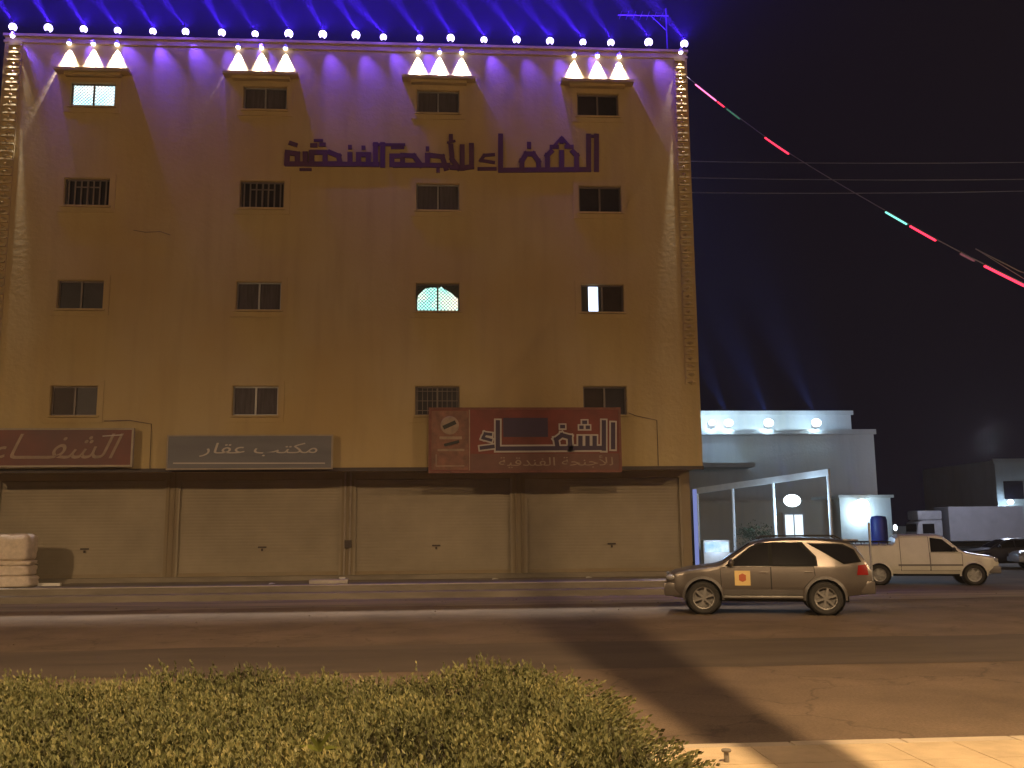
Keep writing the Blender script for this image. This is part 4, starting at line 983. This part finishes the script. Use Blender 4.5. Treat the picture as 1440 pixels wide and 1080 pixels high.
def hedge_top(x, y):
    v = .78 + .11*noise.noise(Vector((x*.95, y*.7, 0))) + .10*noise.noise(Vector((x*2.6, y*2.2, 7))) + .03*noise.noise(Vector((x*7, y*6, 2)))
    ex = hedge_edge(y)-x; ey = hedge_far(x)-y
    for d in (ex, ey):
        if d < .35: v -= .30*(1-max(d, 0)/.35)**2
    return v
V = []; Fc = []; T = []
def leaf(c, d, n_, L_, w, tint):
    k = len(V); s_ = d.cross(n_).normalized()*w
    V.extend([tuple(c), tuple(c+d*L_*.5+s_), tuple(c+d*L_+n_*L_*.12), tuple(c+d*L_*.5-s_)]); Fc.append((k, k+1, k+2, k+3)); T.append(tint)
def shoot(x, y, z, dirv, tt, nl=10, ln=.15):
    for j in range(nl):
        f = (j+.4)/nl; c = Vector((x, y, z))+dirv*ln*(f-.75); a = j*2.4+random.random()
        out = Vector((math.cos(a), math.sin(a), 0)); d = (out*.55+dirv*(.75+.4*f)+Vector((random.gauss(0, .15),)*3)).normalized()
        nn = (dirv-d*dirv.dot(d)).normalized() if abs(dirv.dot(d)) < .98 else Vector((1, 0, 0))
        leaf(c, d, nn, random.uniform(.018, .038), random.uniform(.0055, .0105), min(1, max(0, tt+random.gauss(0, .16)+.15*(f-.5))))
cnt = 0
while cnt < 19000:
    x = random.uniform(-5.2, 1.3); y = random.uniform(2.4, 7.75)
    # camera is near: keep more shoots where they show
    if x > hedge_edge(y) or y > hedge_far(x): continue
    if x < -.62*y-1.0: continue
    z = hedge_top(x, y); g = noise.noise(Vector((x*1.6, y*1.6, 11)))*.5+.5; g2 = noise.noise(Vector((x*5, y*5, 21)))
    if g2 < -.2 and random.random() < .85: continue
    z += random.gauss(0, .028)
    if random.random() < .06: z += random.uniform(.03, .09)
    dv = Vector((random.gauss(0, .28), random.gauss(0, .28), 1)).normalized()
    shoot(x, y, z, dv, -.05+1.05*g+random.gauss(0, .12), ln=random.uniform(.09, .19)); cnt += 1
for i in range(3900):   # flanks: right end and far face
    y = random.uniform(2.4, 7.6); z = random.uniform(.0, .8); x = hedge_edge(y)+random.gauss(0, .04)
    if y > hedge_far(x)+.1: continue
    shoot(x, y, z, Vector((1, random.gauss(0, .3), .6)).normalized(), .4+random.gauss(0, .2), 8)
for i in range(1500):
    if i < 700: shoot(random.uniform(-5, .9), 2.4+random.gauss(0, .04), random.uniform(.1, .75), Vector((random.gauss(0, .3), -1, .6)).normalized(), .4+random.gauss(0, .2), 8)
    x = random.uniform(-4.5, 1.1); y = hedge_far(x)+random.gauss(0, .04); shoot(x, y, random.uniform(.1, .75), Vector((random.gauss(0, .3), 1, .6)).normalized(), .4+random.gauss(0, .2), 7)
me = bpy.data.meshes.new('foliage'); me.from_pydata(V, [], Fc)
at_ = me.attributes.new('tint', 'FLOAT', 'FACE'); at_.data.foreach_set('value', T)
me.materials.append(leaf_mat('hedge_leaf', (.065, .058, .024), (.34, .31, .125)))
fo = bpy.data.objects.new('foliage', me); COL.objects.link(fo); fo.parent = hedge
# woody inside of the hedge
q = MB()
for i in range(900):
    y = random.uniform(3, 7.4); x = random.uniform(-4.6, hedge_edge(y)-.08)
    if y > hedge_far(x)-.08: continue
    h_ = hedge_top(x, y)-.05; q.tube([(x, y, 0), (x+random.gauss(0, .05), y+random.gauss(0, .05), h_*.6), (x+random.gauss(0, .08), y+random.gauss(0, .08), h_)], [.012, .008, .004], 4, cap=False)
q.build('stem', mat('hedge_wood', (.06, .04, .025), .9), hedge)
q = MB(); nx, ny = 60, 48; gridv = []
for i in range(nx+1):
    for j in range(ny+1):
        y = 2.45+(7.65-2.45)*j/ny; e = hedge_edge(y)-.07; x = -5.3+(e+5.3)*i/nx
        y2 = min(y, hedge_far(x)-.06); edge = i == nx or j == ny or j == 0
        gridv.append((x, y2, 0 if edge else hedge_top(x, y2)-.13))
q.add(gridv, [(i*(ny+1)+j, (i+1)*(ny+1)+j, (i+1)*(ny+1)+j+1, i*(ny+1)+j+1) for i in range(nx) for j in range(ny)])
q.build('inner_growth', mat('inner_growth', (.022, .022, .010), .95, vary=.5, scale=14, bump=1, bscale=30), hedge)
# long pale blades sticking out
p = at(448, 1050, 4.75)
V2 = []; q = MB(); base = Vector((p.x, 4.75, p.z-.15-.02))
for (dx, dz, L_) in ((-.35, .9, .11), (.45, .8, .15), (.9, .35, .10), (-.8, .5, .09), (.1, 1, .08)):
    d = Vector((dx, -.25, dz)).normalized(); s_ = Vector((d.z, 0, -d.x))*.010; m_ = base+d*L_*.55; tip = base+d*L_+Vector((dx*.03, 0, -.015))
    q.add([base-s_*.4, base+s_*.4, m_+s_, tip, m_-s_], [(0, 1, 2, 4), (2, 3, 4)])
q.build('pale_shoot', mat('pale_leaf', (.30, .34, .08), .45), hedge)
# bollard stub beside the hedge
p = gz(1022, 1072, .146)
st = thing('pipe_stub', 'short grey pipe stub standing on the paving beside the hedge', 'pipe stub', (p.x, p.y, .148))
q = MB(); q.tube([(0, 0, 0), (0, 0, .085)], .022, 12); q.build('pipe', M['concd'], st, smooth=True); q = MB(); q.lathe([(0, .10), (.036, .10), (.042, .092), (.036, .08), (.02, .078)], (0, 0, 0), 'z', 14); q.build('cap', M['concd'], st, smooth=True)

# ------------------------------------------------------------------ street lamps along the median (sodium light)
SOD = (1, .66, .345)
M['sodium'] = emission('sodium_lens', (1, .6, .25), 8)
def make_lamp():
    t = thing('street_lamp', '', 'street lamp', (0, 0, 0))
    q = MB(); q.tube([(0, 0, 0), (0, 0, 5), (0, 0, 10.66)], [.17, .15, .14], 20); q.tube([(0, 0, 0), (0, 0, .06)], .3, 12); q.build('pole', M['metal'], t, smooth=True)
    q = MB(); q.tube([(0, 0, 10.6), (0, -.3, 11.3), (0, -1.2, 11.95), (0, -2.1, 12.15)], [.05, .045, .04, .035], 10); q.build('arm', M['metal'], t, smooth=True)
    q = MB(); q.sphere((0, -2.5, 12.18), 1, 16, 8, (.16, .42, .09)); q.build('lamp_head', M['metal'], t, smooth=True)
    q = MB(); q.sphere((0, -2.5, 12.10), 1, 14, 8, (.12, .3, .05)); q.build('lens', M['sodium'], t, smooth=True)
    return t
sl = make_lamp(); E0 = 5600
for k, (x, y, e, lab) in enumerate(((2.92, 3.1, E0*2.15, 'tall grey street lamp on the median just right of the camera'), (-23, 3.1, E0*.85, 'tall grey street lamp on the median far to the left'), (27, 3.1, E0*1.1, 'tall grey street lamp on the median far to the right'))):
    o = sl if k == 0 else copy_tree(sl)
    o.location = (x, y, .145); o['label'] = lab; o['group'] = 'street lamps along the median'
    if k: light('sodium_light', 'POINT', (0, -2.5, 11.95), SOD, e, .3, o)
    else: light('sodium_light', 'SPOT', (0, -2.5, 11.95), SOD, e, .06, o, aim=(0, 0, -1), angle=R(176), blend=.5)

# ------------------------------------------------------------------ haze, added so the glow and beams of the spots show
HZ = .00042
q = MB(); q.box(-60, 62, -14, 104, -1.5, 30)
hz = q.build('haze', None) if False else None
me = bpy.data.meshes.new('haze'); me.from_pydata(q.v, [], q.f); hz = bpy.data.objects.new('haze', me); COL.objects.link(hz)
hm = bpy.data.materials.new('haze'); hm.use_nodes = True; nt = hm.node_tree; nt.nodes.clear(); vo = nt.nodes.new('ShaderNodeVolumePrincipled'); ou = nt.nodes.new('ShaderNodeOutputMaterial')
vo.inputs['Color'].default_value = (.9, .9, .92, 1); vo.inputs['Density'].default_value = HZ; vo.inputs['Anisotropy'].default_value = 0
nt.links.new(vo.outputs[0], ou.inputs['Volume']); me.materials.append(hm); tag(hz, 'thin haze added over the street so the lamp beams show', 'haze', kind='stuff')
bm = bmesh.new(); bm.from_mesh(me); bmesh.ops.recalc_face_normals(bm, faces=bm.faces); bm.to_mesh(me); bm.free()

# ------------------------------------------------------------------ night sky
w = bpy.data.worlds.new('World'); scene.world = w; w.use_nodes = True; nt = w.node_tree; bg = nt.nodes['Background']
sky = nt.nodes.new('ShaderNodeTexSky'); sky.sky_type = 'NISHITA'; sky.sun_disc = False; sky.sun_elevation = R(-6); sky.sun_rotation = R(160)
mx = nt.nodes.new('ShaderNodeMix'); mx.data_type = 'RGBA'; mx.blend_type = 'ADD'; mx.inputs[0].default_value = 1
mx.inputs[6].default_value = (.045, .032, .085, 1); nt.links.new(sky.outputs[0], mx.inputs[7]); nt.links.new(mx.outputs[2], bg.inputs[0])
bg.inputs[1].default_value = .08
scene.render.engine = 'CYCLES'
scene.view_settings.view_transform = 'Standard'; scene.view_settings.look = 'None'; scene.view_settings.exposure = 0; scene.view_settings.gamma = 1
cy = scene.cycles; cy.use_denoising = True; cy.max_bounces = 6; cy.diffuse_bounces = 3; cy.glossy_bounces = 3; cy.transmission_bounces = 4; cy.volume_bounces = 0; cy.volume_step_rate = 4
cy.use_light_tree = True; cy.sample_clamp_indirect = 4; cy.caustics_reflective = False; cy.caustics_refractive = False
